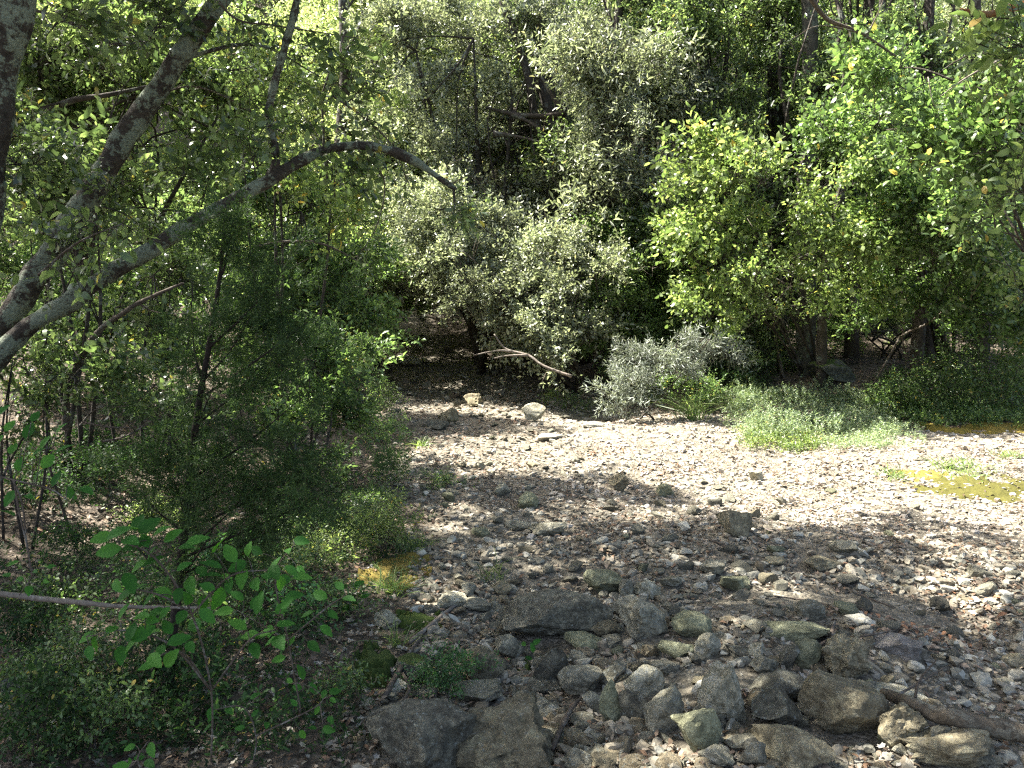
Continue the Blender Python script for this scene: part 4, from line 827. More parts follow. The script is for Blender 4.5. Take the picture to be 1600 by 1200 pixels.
# ------------------------------------------------------------------ juniper in front, left of the path
jb = [(352, 350, 3.0, 16, 34), (345, 410, 3.0, 62, 20), (440, 430, 3.0, 48, 18), (510, 480, 3.0, 55, 18), (395, 490, 3.0, 70, 18), (300, 500, 3.1, 40, 14), (420, 555, 3.0, 80, 16),
      (335, 600, 3.0, 55, 16), (480, 615, 3.0, 70, 16), (300, 670, 3.0, 70, 18), (430, 680, 3.0, 80, 18), (545, 690, 2.9, 65, 26), (595, 725, 2.9, 40, 18), (270, 745, 3.0, 60, 18), (400, 755, 3.0, 80, 18),
      (510, 775, 2.9, 80, 20), (340, 815, 2.95, 70, 14), (200, 725, 3.1, 40, 18), (170, 800, 3.1, 40, 14), (240, 640, 3.1, 40, 14)]
def spray_proto(seed):
    rng = np.random.default_rng(seed); g = Geo(); L_ = .19; m = 15; t = np.linspace(.05, 1, m)
    base = np.c_[t * L_, np.zeros(m), -.02 * t * t]; sdn = np.where(np.arange(m) % 2, 1, -1)
    D1 = nrm(np.c_[np.full(m, .8), sdn * rng.uniform(.4, .9, m), rng.normal(size=m) * .3]); l1 = .075 * (1.15 - t) + .012
    O = []; D = []
    for b, d, l in zip(base, D1, l1):
        k = max(2, int(l / .015)); u = rng.uniform(0, 1, (k, 1)); O.append(b + d * l * u); D.append(nrm(d + rng.normal(size=(k, 3)) * .45))
    O = np.vstack(O); D = np.vstack(D); sprigs(g, rng, O, D, .019, 7, .17, droop=.05, gap=.25, spread=.55, jit=.22, flat=.2)
    tube(g, [[-.02, 0, 0], [L_ * .5, 0, -.005], [L_, 0, -.02]], [.0018, .0013, .0006], 3, 2, 0)
    return g.mesh('juniper_spray', M['needle'])
SPR = [spray_proto(60 + i) for i in range(6)]
def juniper():
    C, Rr = blobs_px(jb); b = np.array([at(262, 1120, 3.05)[0], 3.05, 0]); b[2] = hz(b[0], b[1]) - .05
    st = [b, at(280, 900, 3.05), at(292, 790, 3.05), at(308, 650, 3.05), at(330, 520, 3.05), at(345, 420, 3.02), at(352, 320, 3.0)]
    rt = empty('juniper', b, 'dark feathery young juniper standing left of the stony path', 'tree')
    tube_obj('trunk', st, [.02, .018, .016, .014, .011, .008, .003], M['bark_juniper'], rt, 8, 6, .15, 3)
    rng = np.random.default_rng(31); tg = Geo(); g = Geo(); P, _ = smooth_path(st, np.ones(7), 10)
    for c, r in zip(C, Rr):
        s = P[np.argmin(np.abs(P[:, 2] - (c[2] - .22 - .25 * abs(c[0] - P[:, 0]))))]
        m = (s + c) / 2 + [0, rng.uniform(-.05, .05), -.02]
        tube(tg, [s, m, c], [.006, .004, .001], 5, 5, .05)
        k = int(60 * r[0] * r[2] / .0042 * .085) + 3
        for _ in range(k):                                    # feathery sprays fanning along the bough
            t = rng.uniform(.3, 1.05); o = s + (c - s) * t + rng.normal(size=3) * r * [.42, .5, .38]
            x = nrm(nrm(c - s) * .6 + (o - c) / r * .25 + rng.normal(size=3) * .4 + [0, -.1, .1]); z = nrm(np.array([0, -.3, 1.0]) + rng.normal(size=3) * .5); y = nrm(np.cross(z, x)); z = np.cross(x, y); sz = rng.uniform(.7, 1.25)
            ob = link(bpy.data.objects.new('spray', SPR[int(rng.integers(len(SPR)))])); ob.parent = rt
            mt = Matrix(((x[0] * sz, y[0] * sz, z[0] * sz, 0), (x[1] * sz, y[1] * sz, z[1] * sz, 0), (x[2] * sz, y[2] * sz, z[2] * sz, 0), (0, 0, 0, 1))); mt.translation = Vector(o) - rt.location; ob.matrix_local = mt
    add('twigs', tg.mesh('juniper_twigs', M['bark_juniper']), rt)
juniper()

# ------------------------------------------------------------------ broad serrated leaves close to the camera: each leaf a part
def serrated_leaf(seed):
    rng = np.random.default_rng(seed); n = 11; V, T, Q = [], [], []; wd = rng.uniform(.27, .33); be = rng.uniform(.05, .22); tw = rng.uniform(-.1, .1)
    for i in range(n):
        t = i / (n - 1); wv = wd * (math.sin(math.pi * t ** .82) ** .85 + .01) if 0 < t < 1 else .004
        if 0 < i < n - 1: wv *= 1.07 if i % 2 else .93
        z = -be * t * t; sh = .03 if i % 2 else 0
        V += [(t, 0, z), (t + sh, wv, z + wv * .28 + tw * t * .3), (t + sh, -wv, z + wv * .28 - tw * t * .3), (t + sh * .5, wv * .52, z + wv * .2), (t + sh * .5, -wv * .52, z + wv * .2)]
    for i in range(n - 1):
        a = i * 5; b = a + 5
        Q += [(a, b, b + 3, a + 3), (a + 3, b + 3, b + 1, a + 1), (b, a, a + 4, b + 4), (b + 4, a + 4, a + 2, b + 2)]
    return mesh_np('serrated_leaf', np.array(V), [np.array(Q)], True, (M['leaf_near_vein'],))
def near_leaf_mat():
    m, t, N, L, out = newmat('leaf_near_vein'); tc = N.new('ShaderNodeTexCoord'); oi = N.new('ShaderNodeObjectInfo')
    r = ramp(N, [(0, (.025, .09, .014)), (.5, (.04, .14, .022)), (1, (.07, .19, .03))]); L.new(oi.outputs['Random'], r.inputs[0])
    sx = N.new('ShaderNodeSeparateXYZ'); L.new(tc.outputs['Object'], sx.inputs[0])
    ab = N.new('ShaderNodeMath'); ab.operation = 'ABSOLUTE'; L.new(sx.outputs[1], ab.inputs[0])
    sb = N.new('ShaderNodeMath'); sb.operation = 'MULTIPLY_ADD'; sb.inputs[1].default_value = -.8; L.new(ab.outputs[0], sb.inputs[0]); L.new(sx.outputs[0], sb.inputs[2])
    ml = N.new('ShaderNodeMath'); ml.operation = 'MULTIPLY'; ml.inputs[1].default_value = 6; L.new(sb.outputs[0], ml.inputs[0])
    pp = N.new('ShaderNodeMath'); pp.operation = 'PINGPONG'; pp.inputs[1].default_value = .5; L.new(ml.outputs[0], pp.inputs[0])
    mn = N.new('ShaderNodeMath'); mn.operation = 'MULTIPLY'; mn.inputs[1].default_value = 9; L.new(ab.outputs[0], mn.inputs[0])
    mi = N.new('ShaderNodeMath'); mi.operation = 'MINIMUM'; L.new(pp.outputs[0], mi.inputs[0]); L.new(mn.outputs[0], mi.inputs[1])
    rv = ramp(N, [(0, (1.25, 1.2, 1.1)), (.09, (1, 1, 1))]); L.new(mi.outputs[0], rv.inputs[0])
    mx = N.new('ShaderNodeMix'); mx.data_type = 'RGBA'; mx.blend_type = 'MULTIPLY'; mx.inputs[0].default_value = 1; L.new(r.outputs[0], mx.inputs['A']); L.new(rv.outputs[0], mx.inputs['B'])
    p = N.new('ShaderNodeBsdfPrincipled'); p.inputs['Roughness'].default_value = .6; p.inputs['Specular IOR Level'].default_value = .18; L.new(mx.outputs['Result'], p.inputs['Base Color'])
    b = N.new('ShaderNodeBump'); b.inputs['Strength'].default_value = .1; b.inputs['Distance'].default_value = .05; L.new(mi.outputs[0], b.inputs['Height']); L.new(b.outputs[0], p.inputs['Normal'])
    m2 = N.new('ShaderNodeMix'); m2.data_type = 'RGBA'; m2.blend_type = 'MULTIPLY'; m2.inputs[0].default_value = 1; L.new(mx.outputs['Result'], m2.inputs['A']); m2.inputs['B'].default_value = (2.1, 2.2, .9, 1)
    tl = N.new('ShaderNodeBsdfTranslucent'); L.new(m2.outputs['Result'], tl.inputs[0]); s = N.new('ShaderNodeMixShader'); s.inputs[0].default_value = .4
    L.new(p.outputs[0], s.inputs[1]); L.new(tl.outputs[0], s.inputs[2]); L.new(s.outputs[0], out.inputs[0]); M['leaf_near_vein'] = m
near_leaf_mat()
LEAFM = [serrated_leaf(900 + i) for i in range(5)]
from mathutils import Matrix
def broad_plant(name, label, stem_px, leaves_px, size, seed, cat='plant', lean=.0):
    rng = np.random.default_rng(seed); paths = [px_path(s) for s in stem_px]; b = paths[0][0]
    rt = empty(name, b, label, cat); allP = []
    for q in paths:
        tube_obj('stem', q, [.0026] * (len(q) - 1) + [.0012], M['twig'], rt, 6, 5, .05, seed); P, _ = smooth_path(q, np.ones(len(q)), 8); allP.append(P)
    allP = np.vstack(allP); PX, PYy, _ = project(allP); g = Geo()
    for px, py in leaves_px:
        k = np.argmin((PX - px) ** 2 + (PYy - py) ** 2); s = allP[k]; c = at(px, py, s[1] + rng.uniform(-.05, .05))
        L_ = size * rng.uniform(.75, 1.2); dv = c - s; dv[1] *= .5
        hd = nrm(dv + rng.normal(size=3) * .012 + [0, -.01, 0]); 
        up = nrm(np.array([0, -.55, .8]) + rng.normal(size=3) * .33); hd = nrm(hd - up * (hd @ up) * .8); sd = nrm(np.cross(up, hd)); up = np.cross(hd, sd)
        base = c - hd * L_ * .5
        tube(g, [s, (s + base) / 2 + [0, 0, .004], base], [.0014, .0012, .001], 4, 2, 0)
        o = link(bpy.data.objects.new('leaf', LEAFM[int(rng.integers(5))])); o.parent = rt
        mt = Matrix(((hd[0], sd[0], up[0], 0), (hd[1], sd[1], up[1], 0), (hd[2], sd[2], up[2], 0), (0, 0, 0, 1))) @ Matrix.Scale(L_, 4)
        mt.translation = Vector(base) - rt.location; o.matrix_local = mt
    if g.n: add('petioles', g.mesh('petioles', M['twig']), rt)
    return rt
def cr(l, ox=0, oy=800, k=2.963): return [(ox + a / k, oy + b / k) for a, b in l]
def gp(px, py, dz=-.02): p = ground_hit(px, py); return (px, py, p[1])
broad_plant('bramble_plant', 'plant with large toothed bright green leaves at the lower left, nearest the camera',
   [[(330, 1190, 1.95), (330, 1080, 1.95), (300, 960, 1.9), (240, 870, 1.88), (170, 842, 1.85)], [(330, 1080, 1.95), (270, 1010, 1.9), (200, 985, 1.88), (135, 995, 1.86)],
    [(330, 1080, 1.95), (285, 1020, 1.85), (235, 1030, 1.8)], [(300, 960, 1.9), (250, 930, 1.88), (175, 915, 1.86)], [(300, 960, 1.9), (360, 900, 1.95), (430, 890, 2.0)], [(330, 1080, 1.95), (390, 1000, 2.0), (430, 985, 2.05)]],
   cr([(470, 120), (580, 75), (600, 130), (690, 60), (745, 85), (675, 130), (700, 185), (590, 200), (710, 228), (800, 110), (640, 45), (540, 340), (570, 388), (640, 355), (600, 325), (690, 405), (750, 375), (825, 385), (870, 402), (940, 422), (880, 335), (960, 345),
       (1050, 300), (1120, 305), (1270, 275), (720, 465), (700, 500), (775, 532), (840, 485), (520, 540), (610, 550), (400, 580), (440, 612), (415, 650), (828, 590), (790, 678), (880, 622), (715, 685), (742, 635), (680, 715), (700, 560), (980, 240), (1150, 170), (1065, 190),
       (1250, 600), (1155, 570), (1235, 560), (980, 290), (910, 130), (860, 160), (1180, 330), (1100, 250), (1010, 150), (760, 470), (660, 560), (1300, 330), (1330, 420), (1200, 420), (1060, 340), (1010, 400), (930, 270), (850, 250), (780, 300), (620, 150), (545, 95), (500, 180), (640, 250), (570, 460), (650, 480), (600, 620), (560, 660), (900, 520), (960, 480), (1100, 520), (1320, 520), (1290, 600), (1180, 640), (1350, 270), (1400, 300)]), .054, 41)
broad_plant('bramble_plant', 'toothed green leaves on thin stems between the large-leaved plant and the path', [[(470, 1110, 2.3), (450, 1000, 2.3), (430, 900, 2.3), (460, 850, 2.35)], [(450, 1000, 2.3), (510, 950, 2.35), (540, 930, 2.4)], [(450, 1000, 2.3), (380, 960, 2.25)]],
   [(430, 880), (450, 860), (470, 845), (415, 900), (445, 905), (470, 890), (500, 930), (520, 960), (545, 935), (480, 960), (440, 950), (400, 940), (380, 970), (420, 985), (455, 1000), (490, 1010), (510, 985), (400, 860), (370, 930), (350, 955), (530, 915), (460, 930), (435, 1030), (470, 1050)], .05, 48)
broad_plant('bramble_sprig', 'low sprig of rounded green leaves over bleached leaf litter, bottom left', [[(395, 1195, 2.4), (400, 1150, 2.4), (380, 1105, 2.4), (330, 1110, 2.35)], [(400, 1150, 2.4), (500, 1100, 2.45), (490, 1075, 2.5)], [(500, 1100, 2.45), (505, 1135, 2.4)]],
   cr([(1180, 850), (1060, 920), (975, 935), (1180, 932), (1235, 985), (1110, 1000), (960, 1000), (1450, 815), (1500, 842), (1550, 830), (1360, 882), (1540, 870), (1470, 912), (1530, 962), (1445, 1000), (1520, 1008), (1340, 780), (1375, 812), (1400, 1030)]), .04, 42)
broad_plant('bramble_sprig', 'small cluster of bright leaves at the very bottom edge, left of centre', [[(225, 1210, 1.9), (215, 1185, 1.9), (230, 1160, 1.9)]], cr([(600, 1090), (700, 1100), (600, 1160), (692, 1165), (645, 1135), (560, 1175)]), .038, 43)
broad_plant('laurel_sprig', 'dark leafy spray on a bare twig entering at the left edge', [[(-30, 738, 2.1), (30, 752, 2.1), (80, 765, 2.1), (110, 785, 2.1)], [(20, 750, 2.1), (35, 790, 2.1), (45, 880, 2.1)]],
   [(15, 665), (45, 672), (70, 690), (20, 700), (55, 650), (95, 668), (30, 725), (75, 720), (88, 748), (60, 742), (45, 775), (15, 778), (110, 770), (135, 765), (5, 640), (100, 700), (12, 800), (-5, 690), (60, 705)], .045, 44)
broad_plant('laurel_sprig', 'small sprig at the foot of the thin bare twig, lower left', [[(45, 880, 2.1), (50, 900, 2.1), (30, 930, 2.15)]], [(10, 898), (30, 905), (55, 893), (72, 908), (80, 885), (45, 922), (20, 880), (62, 925)], .03, 45)
broad_plant('seedling', 'bright green seedling with upright leaves between the grey stones', [[gp(826, 1045), (827, 1020, gp(826, 1045)[2])]], [(818, 1006), (838, 1003), (826, 1028), (832, 1012)], .045, 46)
broad_plant('woodland_herb', 'fresh dark green rosette beside the path edge, above the mossy stone', [[gp(548, 960), (550, 925, gp(548, 960)[2])]], [(535, 918), (560, 912), (548, 930), (570, 930), (530, 935), (555, 945), (540, 950)], .06, 47)
bare('fallen_branch', 'pale thin branch lying level across the shade at the left edge', [at(-20, 925, 2.3), at(60, 935, 2.35), at(130, 942, 2.35), at(200, 948, 2.4), at(330, 950, 2.5)], [.009, .009, .008, .007, .003], 'twig_pale', cat='branch')
bare('thin_twig', 'thin bare twig hanging down at the far lower left', px_path([(22, 750, 2.1), (30, 800, 2.1), (42, 850, 2.1), (48, 885, 2.1)]), [.003, .003, .0025, .002], 'twig', cat='twig')

# small leafy plants near the ground: (px, py of base, height px, width px, leaf, material, label)
HERBS = [
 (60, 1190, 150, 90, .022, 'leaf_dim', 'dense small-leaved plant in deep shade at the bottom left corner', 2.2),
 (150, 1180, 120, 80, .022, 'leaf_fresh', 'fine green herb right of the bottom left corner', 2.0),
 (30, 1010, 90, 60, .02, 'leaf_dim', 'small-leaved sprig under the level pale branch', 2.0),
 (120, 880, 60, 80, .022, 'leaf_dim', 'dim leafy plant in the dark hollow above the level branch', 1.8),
 (330, 1010, 80, 70, .026, 'leaf_fresh', 'low herb behind the toothed leaves, over dead leaves', 1.5),
 (455, 990, 70, 60, .028, 'leaf_near', 'low green plant at the right end of the toothed leaves', 2.0),
 (480, 900, 60, 70, .024, 'leaf_bright', 'sunlit yellow-green herb on the leaf litter below the juniper', 1.5),
 (600, 870, 90, 70, .02, 'leaf_bright', 'tuft of bright herbs on the mossy path edge', 2.0),
 (560, 830, 60, 80, .022, 'leaf_fresh', 'green herbs at the foot of the juniper beside the path', 2.0),
 (690, 1085, 70, 75, .016, 'leaf_near', 'lacy small-leaved herb growing over the pitted stones', 2.4),
 (545, 1090, 50, 45, .018, 'leaf_fresh', 'small bright herb left of the dark lichen-spotted boulder', 2.4),
 (60, 640, 60, 80, .04, 'leaf_fresh', 'leafy clump on the litter below the arching bough', 1.3),
 (190, 560, 60, 50, .03, 'leaf_bright', 'thin yellow-green sapling leaves right of the curved sapling', .9),
 (690, 760, 16, 60, .018, 'leaf_fresh', 'flat green patch of herbs at the left side of the path', 2.2),
 (880, 640, 28, 40, .03, 'leaf_fresh', 'small green plants under the bare pale branch', 1.7),
 (895, 638, 20, 22, .05, 'leaf_low', 'pale seedling beside the white stone at the path head', 1.5),
 (1130, 600, 60, 70, .035, 'leaf_dim', 'dark green herbs behind the grass clump', 2.0),
 (1070, 640, 70, 60, .035, 'leaf_fresh', 'green shoots between the grey shrub and the grass clump', 1.8),
 (1280, 560, 90, 70, .045, 'leaf_fresh', 'bright leafy sapling at the left of the dark hollow', 1.5),
 (1480, 650, 110, 80, .045, 'leaf_fresh', 'bright green young shrub right of the dark hollow', 2.0),
 (1580, 660, 110, 70, .045, 'leaf_fresh', 'bright green young shrub at the right edge above the moss', 2.2),
 (1400, 655, 60, 60, .04, 'leaf_fresh', 'small shrub in front of the long slanting stem', 2.0),
 (1600, 620, 90, 50, .05, 'leaf_bright', 'sunlit leafy shoots at the right edge below the forked pale stem', 1.4),
 (560, 540, 50, 40, .035, 'leaf_fresh', 'small shrub at the left rim of the dark path head', 1.6),
 (610, 760, 60, 40, .02, 'leaf_fresh', 'green herbs spilling onto the path below the juniper tip', 2.0),
 (250, 1080, 90, 90, .02, 'leaf_dim', 'dim fine-leaved plant left of the sunflecked leaf litter', 1.8),
 (70, 960, 60, 100, .026, 'leaf_fresh', 'dim herbs under the bare twig sprig', 1.6),
 (100, 1090, 110, 110, .02, 'leaf_fresh', 'thick green plant in the shade at the lower left', 2.0),
 (220, 960, 70, 90, .024, 'leaf_dim', 'dim herbs behind the toothed leaves', 1.6),
 (420, 940, 60, 90, .022, 'leaf_fresh', 'green herbs between the toothed leaves and the path', 1.8),
 (520, 960, 60, 60, .022, 'leaf_fresh', 'green herbs left of the rosette', 1.8),
 (60, 800, 80, 110, .03, 'leaf_dim', 'dark leafy plant under the leafy spray at the left edge', 1.7),
 (160, 760, 70, 100, .03, 'leaf_dim', 'dark leafy plant left of the juniper foot', 1.7),
 (450, 860, 60, 80, .02, 'leaf_fresh', 'green herbs in front of the lowest juniper sprays', 1.8),
 (530, 880, 50, 60, .02, 'leaf_bright', 'sunlit herbs just left of the mossy path edge', 1.5),
 (600, 690, 40, 50, .026, 'leaf_fresh', 'green herbs on the left rim of the sunny path head', 1.8),
 (585, 640, 40, 45, .03, 'leaf_fresh', 'leafy shoots on the left rim below the dark rim rock', 1.8),
 (350, 900, 50, 90, .024, 'leaf_near', 'scattered low herbs under the juniper', 1.3),
 (230, 830, 50, 60, .025, 'leaf_bright', 'sunlit yellow-green leaves behind the juniper stem', 1.6),
]
for i, (px, py, hp, wp, lf, mt, lab, lai) in enumerate(HERBS):
    g0 = ground_hit(px, min(py, 1195)); Y = g0[1]; k = Y / F; rr = np.random.default_rng(300 + i)
    C = np.array([g0 + [rr.uniform(-.4, .4) * wp * k, rr.uniform(-.2, .2) * wp * k, hp * k * z] for z in (.25, .45, .65, .85)]); Rr = np.array([(wp * k * s, wp * k * .7 * s, hp * k * .22) for s in (.8, .8, .65, .45)])
    tips = [([g0 + [0, 0, -.02], C[j] * .5 + g0 * .5, C[j] + [0, 0, hp * k * .15]], [.003, .0025, .001]) for j in range(4)]
    plant('woodland_herb', lab, 'plant', g0, (C, Rr), mt, lf, 1300 + i, tips, 'twig', nlimb=8, rlimb=.002, tname='stem', cname='leaves', world=True, lai=lai, spr=6, clump=max(.03, wp * k * .22), six=lf * F / Y > 6, gap=.6)
# grey sprawling shrub and the pale herbs along the clearing
shrub(1000, 9.6, [(1000, 560, 9.4), (1060, 540, 9.3), (1110, 530, 9.2), (960, 610, 9.3)], .012, 6, 'grey_shrub', 'silver-grey feathery shrub sprawling at the edge of the gravel clearing',
  [(1040, 560, 9.5, 42, 14), (1100, 540, 9.4, 45, 11), (985, 600, 9.3, 40, 16), (955, 625, 9.2, 25, 12), (1010, 630, 9.2, 30, 10), (1150, 525, 9.4, 30, 8), (1000, 565, 9.6, 25, 14), (1065, 575, 9.3, 30, 14), (1120, 550, 9.3, 30, 10), (970, 580, 9.5, 20, 12)], 'leaf_grey', .045, 521, lai=1.3, spr=12, clump=.09, wid=.14, nlimb=30, rlimb=.005, gap=.22, flat=.4)
def cover(name, label, px0, px1, y0, y1, mat, leaf, n, seed, h=.18, spr=7, wid=.4, six=False):
    rng = np.random.default_rng(seed); A = np.stack([rng.uniform(px0, px1, n), rng.uniform(y0, y1, n)], -1)
    A = A[fbm(A, .02, seed) > -.35]; corners = [ground_hit(a, b) for a, b in A[::6]]
    P = np.array([corners[i % len(corners)] for i in range(len(A))]) + np.c_[rng.normal(size=(len(A), 2)) * .07, np.zeros(len(A))]
    P[:, 2] = height(P[:, 0], P[:, 1]); hh = h * (.5 + .6 * np.clip(.5 + fbm(P[:, :2], 3, seed), 0, 1))
    D = nrm(rng.normal(size=(len(A), 3)) * .35 + [0, 0, 1]); O = P + D * (hh * rng.uniform(.1, .9, len(A)))[:, None]
    g = Geo(); tg = Geo(); sprigs(g, rng, O, D, leaf, spr, wid, six, 0, gap=.3, twigs=tg, flat=.6)
    o = add(name, g.mesh(name, M[mat])); tag(o, label, 'ground cover', kind='stuff'); return o
cover('ground_cover', 'pale sage-green herbs carpeting the edge of the gravel clearing', 1135, 1425, 622, 692, 'leaf_low', .03, 5200, 61, .3)
cover('ground_cover', 'yellow-green clover leaves spreading onto the sunlit gravel', 1170, 1310, 672, 706, 'leaf_bright', .03, 1500, 62, .08)
cover('ground_cover', 'sage-green tufts spreading onto the gravel below the dark hollow', 1300, 1430, 670, 704, 'leaf_low', .025, 1300, 63, .12)
cover('ground_cover', 'green undergrowth along the foot of the right hand shrubs', 1380, 1640, 590, 668, 'leaf_fresh', .035, 3600, 64, .25)
cover('ground_cover', 'dim undergrowth between the silver shrub and the clearing', 930, 1200, 560, 640, 'leaf_gloss', .035, 3000, 65, .25)
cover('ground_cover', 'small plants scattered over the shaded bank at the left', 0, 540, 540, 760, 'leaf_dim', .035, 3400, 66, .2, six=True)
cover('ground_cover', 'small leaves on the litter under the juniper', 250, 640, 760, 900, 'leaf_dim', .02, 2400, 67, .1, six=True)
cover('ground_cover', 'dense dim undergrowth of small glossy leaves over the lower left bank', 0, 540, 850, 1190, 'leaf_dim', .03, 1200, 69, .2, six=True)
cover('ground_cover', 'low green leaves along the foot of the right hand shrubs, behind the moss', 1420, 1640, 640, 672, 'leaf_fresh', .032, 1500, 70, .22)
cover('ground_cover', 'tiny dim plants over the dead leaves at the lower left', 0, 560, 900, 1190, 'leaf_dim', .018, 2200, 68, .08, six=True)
# grass
def grass_tuft(px, py, hp, wp, n, label, seed, name='grass_clump'):
    p = ground_hit(px, py); k = p[1] / F; rng = np.random.default_rng(seed); g = Geo(); H = hp * k; W = wp * k / 2
    O = p + np.c_[rng.normal(size=(n, 2)) * W * .35, np.zeros(n)]; O[:, 2] = height(O[:, 0], O[:, 1]) - .01
    d = nrm(np.c_[rng.normal(size=(n, 2)) * .45, np.ones(n)]); h = H * rng.uniform(.5, 1.1, (n, 1)); sw = max(.0018, .6 * k)
    sd = nrm(np.cross(d, rng.normal(size=(n, 3)))) * sw; hz_ = np.c_[d[:, :2], np.zeros(n)]
    rows = [O + d * h * t + hz_ * h * t * t * .9 - np.array([0, 0, 1]) * h * t ** 3 * .35 for t in (0, .35, .7, 1)]
    V = np.stack([rows[0] - sd, rows[0] + sd, rows[1] - sd, rows[1] + sd, rows[2] - sd * .7, rows[2] + sd * .7, rows[3]], 1)
    b = np.arange(n)[:, None] * 7; g.put(V.reshape(-1, 3), b + [4, 5, 6], np.vstack([b + [0, 1, 3, 2], b + [2, 3, 5, 4]]))
    o = add(name, g.mesh(name, M['grass'])); return tag(o, label, 'grass', 'grass clumps')
grass_tuft(1085, 655, 75, 60, 80, 'tall arching grass clump between grey shrub and pale herbs', 1)
grass_tuft(1150, 640, 50, 40, 50, 'shorter grass clump at the left end of the pale herbs', 2)
grass_tuft(610, 925, 60, 60, 110, 'sunlit grass tuft on the mossy edge of the path', 3)
grass_tuft(620, 1010, 70, 40, 40, 'thin grass blades beside the mossy stone at the path edge', 4)
grass_tuft(640, 860, 50, 50, 80, 'grass tuft left of the path, above the sunlit one', 5)
grass_tuft(1500, 735, 30, 120, 160, 'thin grass growing through the gravel behind the larger moss patch', 6)
grass_tuft(1400, 745, 26, 80, 90, 'thin grass left of the moss patches', 7)
grass_tuft(770, 905, 50, 60, 40, 'sparse grass blades in the shaded middle of the path', 8)
grass_tuft(1580, 715, 26, 60, 70, 'short grass between the two moss patches at the right edge', 9)
grass_tuft(585, 780, 50, 60, 90, 'grass at the foot of the juniper tip', 10)
grass_tuft(655, 700, 30, 40, 60, 'short grass at the left rim of the path, beyond the juniper', 11)
# moss
def moss(px, py, wp, hp, mat, label, seed, thick=.02):
    c = ground_hit(px, py); k = c[1] / F; f = ground_hit(px, py - hp / 2)[1] - ground_hit(px, py + hp / 2)[1]
    a, b = wp * k / 2, f / 2; u = np.linspace(-1.25, 1.25, 90); gx, gy = np.meshgrid(u, u); P = np.stack([c[0] + gx.ravel() * a, c[1] + gy.ravel() * b], -1)
    m = 1 - np.hypot(gx.ravel(), gy.ravel()) + .55 * fbm(P, 5 / max(a, .1) * .35, seed, 4)
    V = np.c_[P, height(P[:, 0], P[:, 1]) + np.clip(m, -.15, .45) * thick * 2.2 + .006 * fbm(P, 45, seed, 2) - .004]
    n = 90; i = (np.arange(n - 1)[:, None] * n + np.arange(n - 1)[None]).ravel(); Q = np.stack([i, i + 1, i + n + 1, i + n], -1)
    Q = Q[(m[Q] > -.1).all(1)]; used = np.unique(Q); re = np.full(len(V), -1); re[used] = np.arange(len(used))
    tag(add('moss', mesh_np('moss', V[used], [re[Q]], True, (M[mat],))), label, 'moss', kind='stuff')
moss(1530, 765, 190, 45, 'moss', 'yellow-green moss carpet on the gravel at the right edge', 1)
moss(1440, 745, 90, 20, 'moss', 'smaller moss patch at the left end of the moss carpet', 2, .012)
moss(1470, 675, 60, 16, 'moss', 'ochre-green moss mound at the foot of the right hand shrubs', 3, .05)
moss(1560, 668, 90, 16, 'moss', 'second moss mound nearer the right edge', 4, .04)
moss(620, 890, 90, 55, 'moss', 'sunlit moss on the left edge of the path', 5, .03)
moss(585, 1045, 60, 60, 'moss_dark', 'dark green moss cushion left of the pitted stones', 6, .06)
moss(650, 975, 70, 30, 'moss_dark', 'dark moss around the thin grass at the path edge', 7, .04)
moss(820, 1045, 20, 26, 'moss_dark', 'little moss cushion under the bright seedling', 8, .02)

# ------------------------------------------------------------------ stones one by one
LM = []
def S(px, py, wp, hp, mat, label, short=None, **kw):
    stone(px, py, wp, hp, mat, label, 2000 + len(LM), **kw); LM.append((px, py - hp / 2, short or label))
S(657, 1222, 172, 128, 'rock_dark', 'large dark boulder with pale lichen spots at the bottom edge', 'the dark lichen-spotted boulder', name='boulder', cat='boulder', sub=5, cuts=7, rough=.06, lo=.6, hi=.9)
S(785, 1232, 185, 118, 'rock_ochre', 'large rough tan boulder right of the dark lichen-spotted one', 'the rough tan boulder', name='boulder', cat='boulder', sub=5, cuts=10, rough=.1)
S(882, 1006, 190, 78, 'rock_dark', 'long low grey boulder across the middle of the stony foreground', 'the long grey boulder', name='boulder', cat='boulder', sub=5, cuts=6, rough=.05, lo=.65, hi=.92, depth=.5)
S(1012, 1004, 92, 66, 'rock_grey', 'blocky boulder touching the right end of the long grey one', 'the blocky boulder', name='boulder', cat='boulder', sub=5, layered=.03, depth=.7)
S(945, 930, 62, 44, 'rock_olive', 'wedge-shaped brown-grey stone behind the long grey boulder', 'the brown wedge stone', cuts=7)
S(982, 938, 27, 38, 'rock_grey', 'small upright grey stone beside the brown wedge', 'the small upright stone')
S(1018, 938, 48, 30, 'rock_pale', 'knobbly whitish stone behind the blocky boulder', 'the knobbly whitish stone', rough=.14)
S(1088, 1003, 66, 44, 'rock_olive', 'smooth greenish stone behind the cream split one', 'the smooth greenish stone', cuts=6, lo=.7, hi=.95)
S(1108, 1034, 46, 46, 'rock_pale', 'cream split stone leaning on the smooth greenish one', 'the cream split stone', rough=.08)
S(793, 1038, 56, 48, 'rock_grey', 'angular grey stone with white lichen, left of the seedling', 'the angular stone by the seedling')
S(750, 1080, 78, 64, 'rock_ochre', 'rounded pitted stone left of the seedling', 'the pitted stone', rough=.09, cuts=5, lo=.7, hi=.95)
S(862, 1075, 52, 62, 'rock_dark', 'upright dark grey stone right of the seedling', 'the upright dark stone', cuts=6)
S(912, 1090, 76, 52, 'rock_grey', 'slanting grey stone catching a fleck of sun, right of the upright dark one', 'the slanting sunflecked stone', cuts=5, lo=.6, hi=.9)
S(1012, 1092, 68, 46, 'rock_pale', 'pale flat slab in sun between slanting stone and layered boulder', 'the pale sunlit slab', cuts=5, lo=.45, hi=.8)
